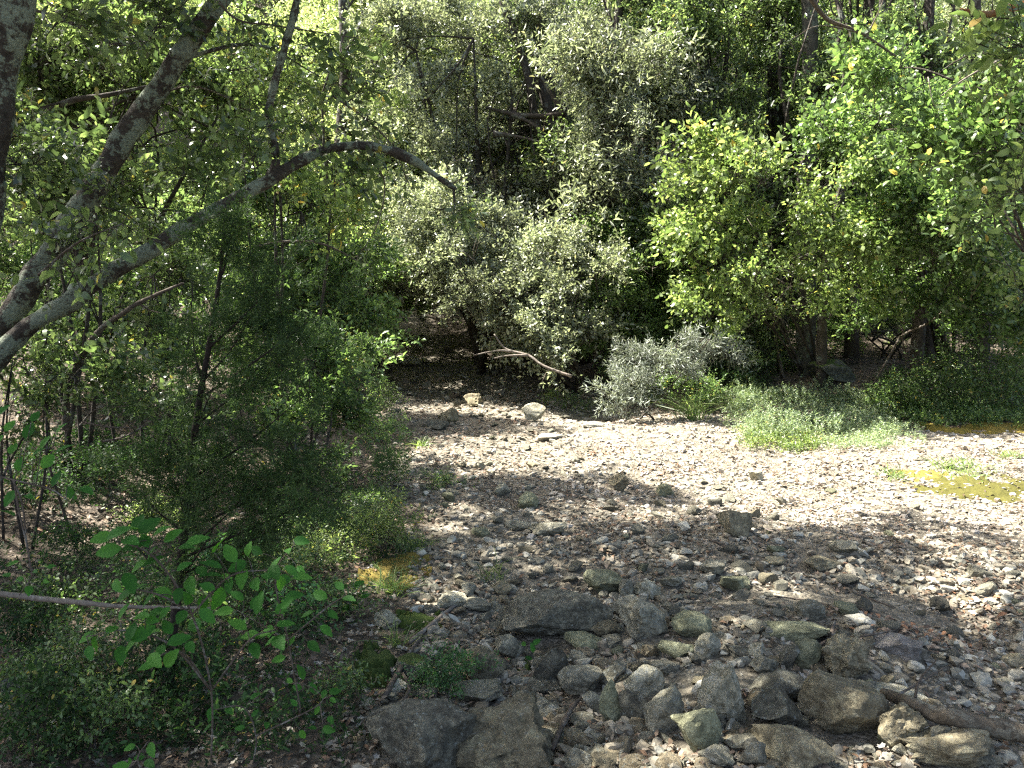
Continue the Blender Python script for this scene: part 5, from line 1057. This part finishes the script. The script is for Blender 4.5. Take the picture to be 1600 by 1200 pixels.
S(957, 1132, 38, 66, 'rock_olive', 'thin upright olive slab shaped like a leaf', 'the thin upright slab', depth=.35, cuts=7)
S(928, 1116, 36, 32, 'rock_pale', 'small cream stone left of the thin upright slab', 'the small cream stone')
S(990, 1136, 42, 50, 'rock_dark', 'dark jagged stone right of the thin upright slab', 'the dark jagged stone')
S(1048, 1150, 68, 68, 'rock_grey', 'faceted grey stone in front of the pale sunlit slab', 'the faceted grey stone', cuts=8)
S(1145, 1142, 84, 92, 'rock_pale', 'big pale layered boulder standing upright among the foreground stones', 'the big pale layered boulder', name='boulder', cat='boulder', sub=5, layered=.05, rough=.07, cuts=7)
S(1094, 1182, 70, 72, 'rock_olive', 'olive striped stone leaning in front of the pale layered boulder', 'the olive striped stone', layered=.03, cuts=8)
S(833, 1122, 78, 36, 'rock_grey', 'flat grey slab in front of the upright dark stone', 'the flat grey slab', lo=.45, hi=.75)
S(850, 1090, 58, 22, 'rock_dark', 'narrow dark stone behind the flat grey slab', 'the narrow dark stone')
S(1230, 1150, 84, 54, 'rock_dark', 'dark rounded boulder right of the pale layered one', 'the dark rounded boulder', name='boulder', cat='boulder', cuts=6, layered=.015)
S(1332, 1168, 122, 92, 'rock_ochre', 'broad flat-topped boulder half in sun beside the log', 'the flat-topped boulder', name='boulder', cat='boulder', sub=5, cuts=5, lo=.5, hi=.85, rough=.04)
S(1222, 1102, 90, 46, 'rock_dark', 'half-buried dark boulder behind the dark rounded one', 'the half-buried dark boulder', name='boulder', cat='boulder', sink=.4, cuts=6)
S(1337, 1068, 80, 66, 'rock_ochre', 'rough knobbly brown boulder behind the flat-topped one', 'the knobbly brown boulder', name='boulder', cat='boulder', sub=5, rough=.13, cuts=5, lo=.7, hi=.95)
S(1268, 1050, 44, 44, 'rock_olive', 'round grey-green stone left of the knobbly brown boulder', 'the round grey-green stone', cuts=5, lo=.7, hi=.95)
S(1424, 1042, 76, 38, 'rock_purple', 'purplish grey stone right of the knobbly brown boulder', 'the purplish stone', cuts=7)
S(1271, 972, 44, 30, 'rock_grey', 'smooth blue-grey stone on the bare soil by the twig litter', 'the smooth blue-grey stone', cuts=4, lo=.75, hi=.97)
S(1258, 1012, 96, 38, 'rock_olive', 'flat brown slab lying level behind the knobbly brown boulder', 'the flat brown slab', sink=.45, lo=.4, hi=.7)
S(1347, 984, 46, 22, 'rock_white', 'pointed white stone behind the knobbly brown boulder', 'the pointed white stone')
S(1157, 840, 60, 46, 'rock_ochre', 'triangular grey-brown stone at the edge of the sunlit gravel', 'the triangular stone', cuts=6, lo=.4, hi=.8)
S(970, 772, 36, 32, 'rock_ochre', 'pointed stone at the sun boundary in mid path', 'the pointed mid-path stone', cuts=7)
S(1040, 777, 28, 28, 'rock_olive', 'rounded tan stone right of the pointed mid-path one', 'the rounded tan stone', cuts=6)
S(1186, 752, 28, 18, 'rock_pale', 'lone pale stone out on the sunlit gravel', 'the lone pale stone')
S(836, 660, 42, 30, 'rock_pale', 'cream wedge-shaped stone standing in the sun at the path head', 'the cream wedge stone', cuts=6)
S(740, 638, 34, 22, 'rock_ochre', 'squarish tan stone at the path head', 'the squarish tan stone')
S(704, 664, 34, 26, 'rock_ochre', 'yellowish stone leaning on a dark one at the path head', 'the yellowish stone')
S(686, 673, 42, 18, 'rock_dark', 'low dark stone under the yellowish one', 'the low dark stone')
S(783, 776, 32, 24, 'rock_grey', 'rounded grey stone in the shade just past the sunlit band', 'the rounded grey stone in mid path')
S(820, 798, 44, 30, 'rock_olive', 'flat-faced grey stone right of the rounded mid-path one', 'the flat-faced stone', cuts=5)
S(856, 840, 60, 25, 'rock_pale', 'pale ridged slab lying in mid path', 'the pale ridged slab', layered=.03)
S(812, 832, 54, 16, 'rock_grey', 'thin layered grey slab left of the pale ridged one', 'the thin layered slab', layered=.03, sink=.4)
S(1118, 906, 44, 28, 'rock_grey', 'green-grey stone with lichen right of the knobbly whitish one', 'the green-grey lichen stone')
S(1150, 925, 50, 26, 'rock_olive', 'half-sunk olive stone right of the green-grey one', 'the half-sunk olive stone', sink=.35)
S(1055, 922, 46, 22, 'rock_pale', 'low crusted stone left of the green-grey one', 'the low crusted stone')
S(1190, 1035, 32, 30, 'rock_pale', 'cream rounded stone left of the round grey-green one', 'the cream rounded stone')
S(1203, 1056, 44, 28, 'rock_grey', 'light grey angular stone in front of the cream rounded one', 'the light grey angular stone')
S(1236, 1048, 28, 36, 'rock_dark', 'small dark upright stone left of the round grey-green one', 'the small dark upright stone')
S(1160, 1032, 56, 18, 'rock_dark', 'flat dark blue-grey stone right of the cream split one', 'the flat dark blue-grey stone')
S(1144, 1046, 18, 12, 'rock_white', 'left one of two small white pebbles by the flat dark stone', 'the two white pebbles', name='pebble', cat='pebble', sub=3)
S(1160, 1045, 15, 12, 'rock_white', 'right one of two small white pebbles by the flat dark stone', 'the right white pebble', name='pebble', cat='pebble', sub=3)
S(1388, 1078, 24, 20, 'rock_ochre', 'squarish yellow pebble right of the knobbly brown boulder', 'the squarish yellow pebble', name='pebble', cat='pebble', sub=3)
S(1413, 1080, 20, 14, 'rock_white', 'white pebble right of the squarish yellow one', 'the white pebble behind the log', name='pebble', cat='pebble', sub=3)
S(1360, 1078, 14, 15, 'rock_olive', 'upright olive pebble above the flat-topped boulder', 'the upright olive pebble', name='pebble', cat='pebble', sub=3)
S(1425, 1172, 80, 62, 'rock_ochre', 'rough ochre boulder under the left end of the log', 'the rough ochre boulder', name='boulder', cat='boulder', sub=5, rough=.09)
S(1420, 1105, 80, 22, 'rock_pale', 'pale smooth rock behind the left end of the log', 'the pale smooth rock', sink=.4)
S(1511, 1168, 34, 22, 'rock_white', 'white rounded pebble below the middle of the log', 'the white rounded pebble', name='pebble', cat='pebble', cuts=4, lo=.75, hi=.97)
S(1518, 1222, 130, 58, 'rock_ochre', 'yellowish boulder cut by the bottom edge under the log', 'the yellowish boulder', name='boulder', cat='boulder', sub=5, rough=.08)
S(1388, 1168, 30, 26, 'rock_olive', 'grey-green stone between flat-topped and rough ochre boulders', 'the small grey-green stone')
S(1476, 1170, 36, 28, 'rock_grey', 'small grey stone touching the underside of the log', 'the small grey stone under the log')
S(1436, 1188, 22, 16, 'rock_white', 'white pebble in front of the rough ochre boulder', 'the white pebble by the bottom edge', name='pebble', cat='pebble', sub=3)
S(1412, 1184, 24, 18, 'rock_pale', 'pale pebble left of the bottom edge white pebble', 'the pale pebble by the bottom edge', name='pebble', cat='pebble', sub=3)
S(1594, 1046, 38, 20, 'rock_ochre', 'tan stone at the right edge above the grey-white one', 'the tan stone at the right edge')
S(1594, 1066, 28, 18, 'rock_white', 'grey-white stone at the right edge', 'the grey-white stone at the right edge')
S(1240, 1216, 120, 60, 'rock_ochre', 'flat light brown slab cut by the bottom edge', 'the light brown bottom slab', name='boulder', cat='boulder', sub=5, lo=.45, hi=.8, sink=.35)
S(910, 1215, 50, 40, 'rock_grey', 'rounded grey stone at the bottom edge right of the dark stick', 'the rounded stone by the stick')
S(945, 1210, 40, 34, 'rock_ochre', 'round tan stone at the bottom edge below the dark jagged one', 'the round tan stone')
S(1130, 1208, 60, 36, 'rock_pale', 'crumbly pale stone below the big layered boulder', 'the crumbly pale stone')
S(1185, 1205, 50, 40, 'rock_grey', 'grey stone below the dark rounded boulder', 'the grey bottom stone')
S(1190, 1170, 50, 22, 'rock_dark', 'small dark flat stone between olive striped stone and bottom slab', 'the small dark flat stone')
S(700, 955, 56, 26, 'rock_pale', 'low pale stone by the path edge, left of the long grey boulder', 'the low pale stone')
S(780, 932, 40, 20, 'rock_ochre', 'low tan stone just behind the long grey boulder', 'the low tan stone')
S(745, 962, 44, 24, 'rock_grey', 'grey stone left of the long grey boulder', 'the grey stone left of it')
S(602, 985, 44, 30, 'rock_pale', 'pale stone in a fleck of sun beside the thin grass blades', 'the pale stone by the grass')
S(650, 1070, 70, 40, 'rock_moss', 'low crusted stone left of the lacy herb', 'the low stone by the lacy herb')
S(740, 1105, 90, 34, 'rock_pale', 'pale crumbling ledge in front of the pitted stone', 'the crumbling ledge', layered=.03)
S(940, 1000, 60, 30, 'rock_ochre', 'tan stone wedged under the right end of the long grey boulder', 'the wedged tan stone', sink=.1)
S(915, 1018, 60, 26, 'rock_olive', 'low olive stone in front of the long grey boulder', 'the low olive stone')
S(1060, 1035, 56, 30, 'rock_olive', 'greenish sloping stone left of the cream split one', 'the greenish sloping stone')
S(1035, 1055, 56, 22, 'rock_grey', 'grey-green slab behind the pale sunlit one', 'the grey-green slab')
S(635, 575, 46, 18, 'rock_grey', 'grey rock in the shaded path head', 'the grey rock in shade', name='boulder', cat='boulder')
S(605, 535, 60, 18, 'rock_grey', 'flat grey rock at the dark top of the path', 'the flat rock at the dark top', name='boulder', cat='boulder')
S(565, 592, 40, 20, 'rock_dark', 'dark rock at the left rim of the shaded path head', 'the dark rim rock', name='boulder', cat='boulder')
S(1315, 606, 80, 34, 'rock_moss', 'mossy boulder in the dark hollow at the right', 'the mossy boulder', name='boulder', cat='boulder')
S(876, 616, 28, 10, 'rock_white', 'white stone under the tip of the bare pale branch', 'the white stone under the branch')
S(915, 606, 30, 18, 'rock_moss', 'dark mossy stone at the thick end of the bare pale branch', 'the dark mossy stone')
S(860, 690, 60, 14, 'rock_white', 'bright flat slab in the sunny path head', 'the bright flat slab', sink=.4)
S(930, 668, 40, 10, 'rock_white', 'low whitish slab right of the bright flat one', 'the low whitish slab', sink=.4)
S(30, 1110, 90, 50, 'rock_moss', 'dim stone in deep shade at the lower left edge', 'the dim corner stone')
S(1210, 885, 40, 16, 'rock_ochre', 'flat yellowish stone on the shaded gravel', 'the flat yellowish stone')
S(1320, 870, 46, 24, 'rock_grey', 'flat light grey stone at the lower rim of the sunlit gravel', 'the flat light grey stone')
S(1215, 868, 30, 16, 'rock_olive', 'small olive stone left of the flat light grey one', 'the small olive stone')
S(1290, 896, 60, 20, 'rock_ochre', 'crusty tan rock in front of the flat light grey stone', 'the crusty tan rock')

COLN = {'rock_grey': 'grey', 'rock_dark': 'dark grey', 'rock_pale': 'pale', 'rock_ochre': 'tan', 'rock_olive': 'greenish', 'rock_white': 'whitish'}
def medium():
    rng = np.random.default_rng(55); protos = []
    mats = ['rock_grey'] * 6 + ['rock_dark'] * 3 + ['rock_pale'] * 5 + ['rock_ochre'] * 4 + ['rock_olive'] * 3 + ['rock_white'] * 2
    for i, m in enumerate(mats): protos.append((rock_mesh('stone_shape', 3000 + i, 3, m, cuts=8, rough=.05, lo=.5, hi=.9), m))
    zones = [(610, 1600, 890, 1197, 95, 20, 46), (650, 1230, 750, 890, 46, 16, 36), (600, 950, 612, 745, 36, 12, 24), (560, 770, 520, 604, 10, 12, 22), (1230, 1600, 700, 890, 10, 14, 24), (560, 640, 780, 1190, 5, 16, 28)]
    used = {}
    pl = list(PLACED)
    for x0, x1, y0, y1, n, s0, s1 in zones:
        c = 0; tries = 0
        while c < n and tries < n * 30:
            tries += 1; px, py = rng.uniform(x0, x1), rng.uniform(y0, y1); p = ground_hit(px, py); wp = s0 + (s1 - s0) * rng.uniform() ** 1.7; wm = wp * p[1] / F
            if path_mask(np.array([p[0]]), np.array([p[1]]))[0] < .3 and x0 > 580: continue
            if any((p[0] - a) ** 2 + (p[1] - b) ** 2 < (r * .85 + wm * .5) ** 2 for a, b, r in pl): continue
            pl.append((p[0], p[1], wm / 2)); me, mt = protos[int(rng.integers(len(protos)))]
            if y1 < 760 and mt == 'rock_dark': me, mt = protos[10]
            o = link(bpy.data.objects.new('stone', me)); a = rng.uniform(.55, .95); h = rng.uniform(.35, .75)
            o.scale = (wm / 2, wm / 2 * a, wm / 2 * h); o.rotation_euler = (rng.uniform(-.25, .25), rng.uniform(-.25, .25), rng.uniform(0, 6.28))
            o.location = (p[0], p[1], p[2] + wm / 2 * h * .45)
            d = [((px - q[0]) ** 2 + (py - q[1]) ** 2, q) for q in LM]; q = min(d, key=lambda t: t[0])[1]; dx, dy = px - q[0], py - q[1]
            rel = ('right of' if dx > 0 else 'left of') if abs(dx) > abs(dy) else ('in front of' if dy > 0 else 'behind')
            far = math.hypot(dx, dy) > 45
            shp = 'flat' if h < .48 else ('chunky' if h > .65 else 'angular'); siz = 'small' if wp < (s0 + s1) / 2.3 else 'fist-sized'
            o['label'] = f"{siz} {shp} {COLN[mt]} stone {'well ' if far and 'of' in rel and rel != 'in front of' else ''}{rel} {q[2]}"; o['category'] = 'stone'; o['group'] = 'loose stones of the dry stream bed'
            c += 1
    return pl

# ------------------------------------------------------------------ log, stick and twigs on the ground
def on_ground(lst, lift=0): 
    out = []
    for px, py in lst: p = ground_hit(px, min(py, 1199)).copy(); p[2] += lift; out.append(p)
    return out
lg = on_ground([(1378, 1112), (1420, 1128), (1475, 1152), (1530, 1165), (1600, 1178)], .075); PLACED += [(q[0], q[1], .06) for q in lg]; e = lg[-1] + (lg[-1] - lg[-2]) * 1.6
rt = empty('log', lg[0], 'barked log lying among the stones at the lower right', 'log')
tube_obj('trunk', lg + [e], [.016, .026, .030, .033, .035, .036], M['bark_log'], rt, 14, 10, .22, 9)
tube_obj('branch_stub', [lg[1] + [.02, 0, .02], lg[1] + [.06, .05, .06], lg[1] + [.14, .08, .13]], [.006, .005, .003], M['twig'], rt, 6, 4, .1, 2)
ALLST = medium()
def stick(lst, r, label, mat='twig', lift=.012, name='stick', seed=0):
    P = on_ground(lst, lift); tag(tube_obj(name, P, [r] * (len(P) - 1) + [r * .5], M[mat], None, 7, 5, .15, seed), label, 'stick')
stick([(862, 1190), (880, 1150), (893, 1125), (908, 1108)], .011, 'dark stick lying between the flat grey slab and the small cream stone', lift=.05)
stick([(1290, 1048), (1298, 1022), (1300, 1000), (1304, 985)], .009, 'grey stick propped left of the knobbly brown boulder', lift=.05)
stick([(1345, 1010), (1375, 1005), (1400, 1000)], .006, 'short stick on the knobbly brown boulder', lift=.05)
stick([(1270, 1025), (1290, 1012), (1310, 1000)], .008, 'short dark stick in the twig litter', lift=.03)
stick([(1400, 1110), (1440, 1085), (1480, 1060)], .005, 'crooked twig rising behind the log', lift=.06)
stick([(1330, 925), (1350, 935), (1395, 952)], .006, 'thin curved twig on the bare soil patch')
stick([(640, 1010), (700, 960), (720, 945)], .012, 'flat weathered piece of wood at the path edge', 'twig_pale', .02)
stick([(600, 1100), (640, 1030), (660, 1000)], .012, 'dark rotten stick left of the low crusted stone', lift=.03)
stick([(1175, 870), (1120, 850), (1080, 838)], .006, 'thin twig in front of the triangular stone')
stick([(880, 770), (930, 785), (955, 790)], .006, 'thin twig left of the pointed mid-path stone')
stick([(630, 1070), (640, 1095), (620, 1125), (590, 1160)], .008, 'stick leaning on the dark lichen-spotted boulder', lift=.05)
stick([(860, 940), (880, 925), (905, 915)], .005, 'twig behind the long grey boulder')
stick([(1210, 935), (1250, 940), (1290, 948), (1330, 968)], .005, 'long thin twig in the twig litter behind the smooth blue-grey stone')
stick([(760, 700), (800, 704), (830, 712)], .007, 'twig lying in the sun at the path head')
stick([(300, 1090), (330, 1085), (420, 1075)], .005, 'twig on the sunflecked leaf litter at the lower left')

# ------------------------------------------------------------------ gravel and dead leaves
def scatter(n, seed, y0, y1, pw=1.3, side=.75):
    rng = np.random.default_rng(seed); u = rng.uniform(size=n); a = 2 - pw - 0.0
    Y = (y0 ** a + u * (y1 ** a - y0 ** a)) ** (1 / a) if abs(a) > 1e-3 else y0 * (y1 / y0) ** u
    return rng, (rng.uniform(-1, 1, n) * (side * Y + .3)), Y
STX = np.array([(a, b, r) for a, b, r in ALLST])
def not_in_stone(x, y, f=.8):
    ok = np.ones(len(x), bool)
    for a, b, r in STX: ok &= (x - a) ** 2 + (y - b) ** 2 > (r * f) ** 2
    return ok
def gravel(name, label, n, seed, y0, y1, s0, s1, mat, rule, pw=1.6, flat=(.25, .6)):
    rng, x, y = scatter(n, seed, y0, y1, pw); ok = rule(x, y, rng) & not_in_stone(x, y); x, y = x[ok], y[ok]; n = len(x)
    s = s0 + (s1 - s0) * rng.uniform(size=n) ** 4; s = s * (1 + .05 * np.clip(y - 4, 0, 8)); z = height(x, y)
    box = np.array([(a, b, c) for c in (-1, 1) for a, b in ((-1, -1), (1, -1), (1, 1), (-1, 1))], float) * .7
    V = box[None] * rng.uniform(.5, 1.25, (n, 8, 3)) + rng.normal(size=(n, 8, 3)) * .1
    V *= np.stack([np.ones(n), rng.uniform(.5, .9, n), rng.uniform(*flat, n)], -1)[:, None]
    an = rng.uniform(0, 6.28, n); ti = rng.normal(size=(n, 2)) * .22; c, sn = np.cos(an)[:, None], np.sin(an)[:, None]
    X = V[..., 0] * c - V[..., 1] * sn; Yv = V[..., 0] * sn + V[..., 1] * c; Z = V[..., 2] + X * ti[:, :1] + Yv * ti[:, 1:]
    V = np.stack([X, Yv, Z], -1) * (s / 2)[:, None, None] * 1.3 + np.stack([x, y, z + s * .08], -1)[:, None]
    b = np.arange(n)[:, None] * 8; Q = np.vstack([b + q for q in ([3, 2, 1, 0], [4, 5, 6, 7], [0, 1, 5, 4], [1, 2, 6, 5], [2, 3, 7, 6], [3, 0, 4, 7])])
    tag(add(name, mesh_np(name, V.reshape(-1, 3), [Q], False, (M[mat],))), label, 'gravel', kind='stuff')
def rubble(name, label, n, seed, y0, y1, s0, s1, mats, rule, pw=1.5):
    rng, x, y = scatter(n, seed, y0, y1, pw); ok = rule(x, y, rng) & not_in_stone(x, y, .7); x, y = x[ok], y[ok]; n = len(x)
    s = s0 + (s1 - s0) * rng.uniform(size=n) ** 1.8; s = s * (1 + .05 * np.clip(y - 5, 0, 10)); z = height(x, y); prs = [rock_verts(seed * 10 + k, 2, 8, .05) for k in range(14)]
    gs = [Geo() for _ in mats]
    for i in range(n):
        V, T = prs[i % 14]; a = rng.uniform(0, 6.28); c, sn = math.cos(a), math.sin(a); q = V * [1, rng.uniform(.55, .9), rng.uniform(.35, .7)] * s[i] / 2; tl = rng.normal() * .25
        q = np.c_[q[:, 0] * c - q[:, 1] * sn, q[:, 0] * sn + q[:, 1] * c, q[:, 2] + q[:, 0] * tl]; gs[int(rng.integers(len(mats)))].put(q + [x[i], y[i], z[i] + s[i] * .08], T)
    for g, m in zip(gs, mats):
        if g.n:
            me = g.mesh(name, M[m]); me.set_sharp_from_angle(angle=R(25)); tag(add(name, me), label.replace('#', m.split('_')[-1]), 'rubble', kind='stuff')
def pm(x, y): return path_mask(x, y)
def clearing(x, y): return .12 + .88 * sstep(-.5, .6, x - (.15 + .9 * sstep(6.6, 5.2, y)) + .5 * fbm(np.stack([x, y], -1), 1.1, 21)) * sstep(4.9, 5.6, y)
def bare_soil(x, y): return np.exp(-(((x - 1.75) / .75) ** 2 + ((y - 3.95) / .35) ** 2)) + np.exp(-(((x - .75) / .5) ** 2 + ((y - 3.1) / .18) ** 2)) + np.exp(-(((x - .3) / .5) ** 2 + ((y - 4.6) / .2) ** 2))
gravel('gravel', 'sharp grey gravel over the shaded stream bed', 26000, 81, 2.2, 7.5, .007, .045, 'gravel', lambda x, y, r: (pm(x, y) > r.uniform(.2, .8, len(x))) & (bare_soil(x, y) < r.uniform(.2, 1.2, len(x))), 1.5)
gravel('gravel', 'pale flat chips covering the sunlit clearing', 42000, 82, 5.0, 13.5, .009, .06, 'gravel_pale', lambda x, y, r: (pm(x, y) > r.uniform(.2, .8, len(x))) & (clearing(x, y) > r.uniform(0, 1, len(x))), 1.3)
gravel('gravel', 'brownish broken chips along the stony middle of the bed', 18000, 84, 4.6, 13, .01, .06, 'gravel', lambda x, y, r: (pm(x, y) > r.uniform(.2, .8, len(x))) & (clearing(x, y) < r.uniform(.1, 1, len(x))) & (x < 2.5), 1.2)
gravel('gravel', 'grey rubble in the dark path head', 3500, 83, 11, 20, .03, .16, 'gravel', lambda x, y, r: pm(x, y) > .4, 1.2)

M['rock_lump_grey'] = rock_mat('rock_lump_grey', (.085, .085, .07), (.16, .155, .125), (.26, .25, .205))
M['rock_lump_brown'] = rock_mat('rock_lump_brown', (.095, .08, .055), (.165, .145, .105), (.25, .22, .17))
M['rubble_grey'] = island_mat('rubble_grey', [(.11, .105, .08), (.20, .192, .15), (.30, .29, .235), (.42, .40, .33)], .9, 1, 45)
M['rubble_brown'] = island_mat('rubble_brown', [(.12, .10, .07), (.21, .185, .135), (.32, .285, .215)], .9, 1, 45)
rubble('rubble', 'small broken # stones packed between the big stones of the foreground', 8500, 71, 2.25, 5.0, .022, .105, ['rubble_grey', 'rubble_brown'], lambda x, y, r: (pm(x, y) > .25) & (bare_soil(x, y) < .35) & (fbm(np.c_[x, y], 1.6, 9) > r.uniform(-.9, .5, len(x))), 1.3)
rubble('rubble', 'broken # lumps bedded among the named stones of the foreground ledge', 1500, 75, 2.3, 4.3, .06, .15, ['rock_lump_grey', 'rock_lump_brown'], lambda x, y, r: (pm(x, y) > .4) & (bare_soil(x, y) < .3) & (x < 1.7), 1.2)
rubble('rubble', 'small broken # stones strewn along the middle of the bed', 5200, 72, 4.6, 13, .025, .09, ['rubble_grey', 'rubble_brown'], lambda x, y, r: (pm(x, y) > .25) & (x < xl(y) + 2.4) & (fbm(np.c_[x, y], 1.4, 9) > r.uniform(-.9, .5, len(x))), 1.2)
def dead_leaves(name, label, n, seed, y0, y1, s0, s1, mat, rule, pw=1.4, lobed=False, up=.35):
    rng, x, y = scatter(n, seed, y0, y1, pw); ok = rule(x, y, rng); x, y = x[ok], y[ok]; n = len(x)
    s = rng.uniform(s0, s1, n) * (1 + .04 * np.clip(y - 5, 0, 10)); z = height(x, y) + .004 + np.abs(rng.normal(size=n)) * .012
    for a, b, r in STX:                                   # leaves resting on the stones' shoulders
        d2 = (x - a) ** 2 + (y - b) ** 2; z = np.where(d2 < (r * .8) ** 2, -9, z)
    k = z > -5; x, y, z, s = x[k], y[k], z[k], s[k]; n = len(x)
    an = rng.uniform(0, 6.28, n); nm = nrm(np.c_[rng.normal(size=(n, 2)) * up, np.ones(n)]); ax = np.c_[np.cos(an), np.sin(an), np.zeros(n)]
    ax = nrm(ax - nm * (ax * nm).sum(1, keepdims=True)); sd = np.cross(nm, ax); P = np.c_[x, y, z]; g = Geo()
    if lobed:
        m = 12; th = np.linspace(0, 2 * np.pi, m, endpoint=False); rr = np.array([1, .6, .75, .42, .72, .4, .7, .4, .72, .42, .75, .6]) * rng.uniform(.85, 1.15, (n, m))
        cx = np.cos(th) * rr; sx = np.sin(th) * rr * rng.uniform(.55, .8, (n, 1)); cu = rng.uniform(-.6, .9, (n, 1)); cb = rng.uniform(-.4, .5, (n, 1))
        V = P[:, None] + (ax[:, None] * cx[..., None] + sd[:, None] * sx[..., None] + nm[:, None] * (cu * sx ** 2 * 1.6 + cb * cx ** 2)[..., None]) * (s / 2)[:, None, None]
        V = np.concatenate([P[:, None] - nm[:, None] * (s * .04)[:, None, None], V], 1); b = np.arange(n)[:, None] * (m + 1)
        g.put(V.reshape(-1, 3), np.vstack([b + [0, 1 + i, 1 + (i + 1) % m] for i in range(m)]))
    else: leaves_geo(g, P, ax, sd, nm, s, s * rng.uniform(.35, .6, n), True, bend=.3)
    tag(add(name, g.mesh(name, M[mat])), label, 'leaf litter', kind='stuff')
def left(x, y, r): return (pm(x, y) < r.uniform(.1, .9, len(x)))
def patch(cx, cy, rx, ry): 
    c = ground_hit(cx, cy); return lambda x, y: ((x - c[0]) / rx) ** 2 + ((y - c[1]) / ry) ** 2
P1, P2, P3, P4, P5 = patch(1440, 1000, .38, .22), patch(1040, 735, .6, .35), patch(1290, 960, .35, .12), patch(940, 710, .5, .4), patch(1560, 940, .4, .3)
dead_leaves('fallen_leaves', 'curled brown and bleached oak leaves covering the shaded bank', 15000, 91, 1.7, 6.0, .03, .055, 'litter', left, 1.6, True)
dead_leaves('fallen_leaves', 'brown leaf litter on the ground under the wood', 26000, 92, 5, 22, .04, .07, 'litter', left, 1.15)
dead_leaves('fallen_leaves', 'brown leaves strewn between the stones of the bed', 46000, 93, 2.3, 8, .02, .042, 'litter', lambda x, y, r: (pm(x, y) > .3) & (fbm(np.c_[x, y], 1.5, 5) + .5 * (y < 5.2) + .25 > r.uniform(-.2, 1.3, len(x))) & (bare_soil(x, y) < .5), 1.6)
dead_leaves('fallen_leaves', 'large bleached leaves lying among the foreground stones', 3600, 94, 2.2, 5, .035, .058, 'litter_grey', lambda x, y, r: (x > -1.4) & (bare_soil(x, y) < .6), 1.7, True)
dead_leaves('fallen_leaves', 'russet leaves drifted together in patches on the gravel', 60000, 95, 2.6, 9, .03, .055, 'litter_red', lambda x, y, r: np.minimum.reduce([P1(x, y), P2(x, y) * 1.6, P3(x, y), P4(x, y) * 1.8, P5(x, y) * 2]) < r.uniform(0, 1.1, len(x)) ** 2, 1.3)
dead_leaves('fallen_leaves', 'scattered dry leaves over the path head and sunny gravel', 12000, 96, 7, 18, .03, .055, 'litter_red', lambda x, y, r: (pm(x, y) > .3) & (fbm(np.c_[x, y], 1.2, 6) > r.uniform(-.5, .9, len(x))), 1.2)
dead_leaves('fallen_leaves', 'dull brown leaves drifted over the middle of the bed', 22000, 97, 4.2, 12, .025, .05, 'litter', lambda x, y, r: (pm(x, y) > .3) & (clearing(x, y) < .5) & (fbm(np.c_[x, y], 1.0, 8) > r.uniform(-.7, .7, len(x))), 1.2)
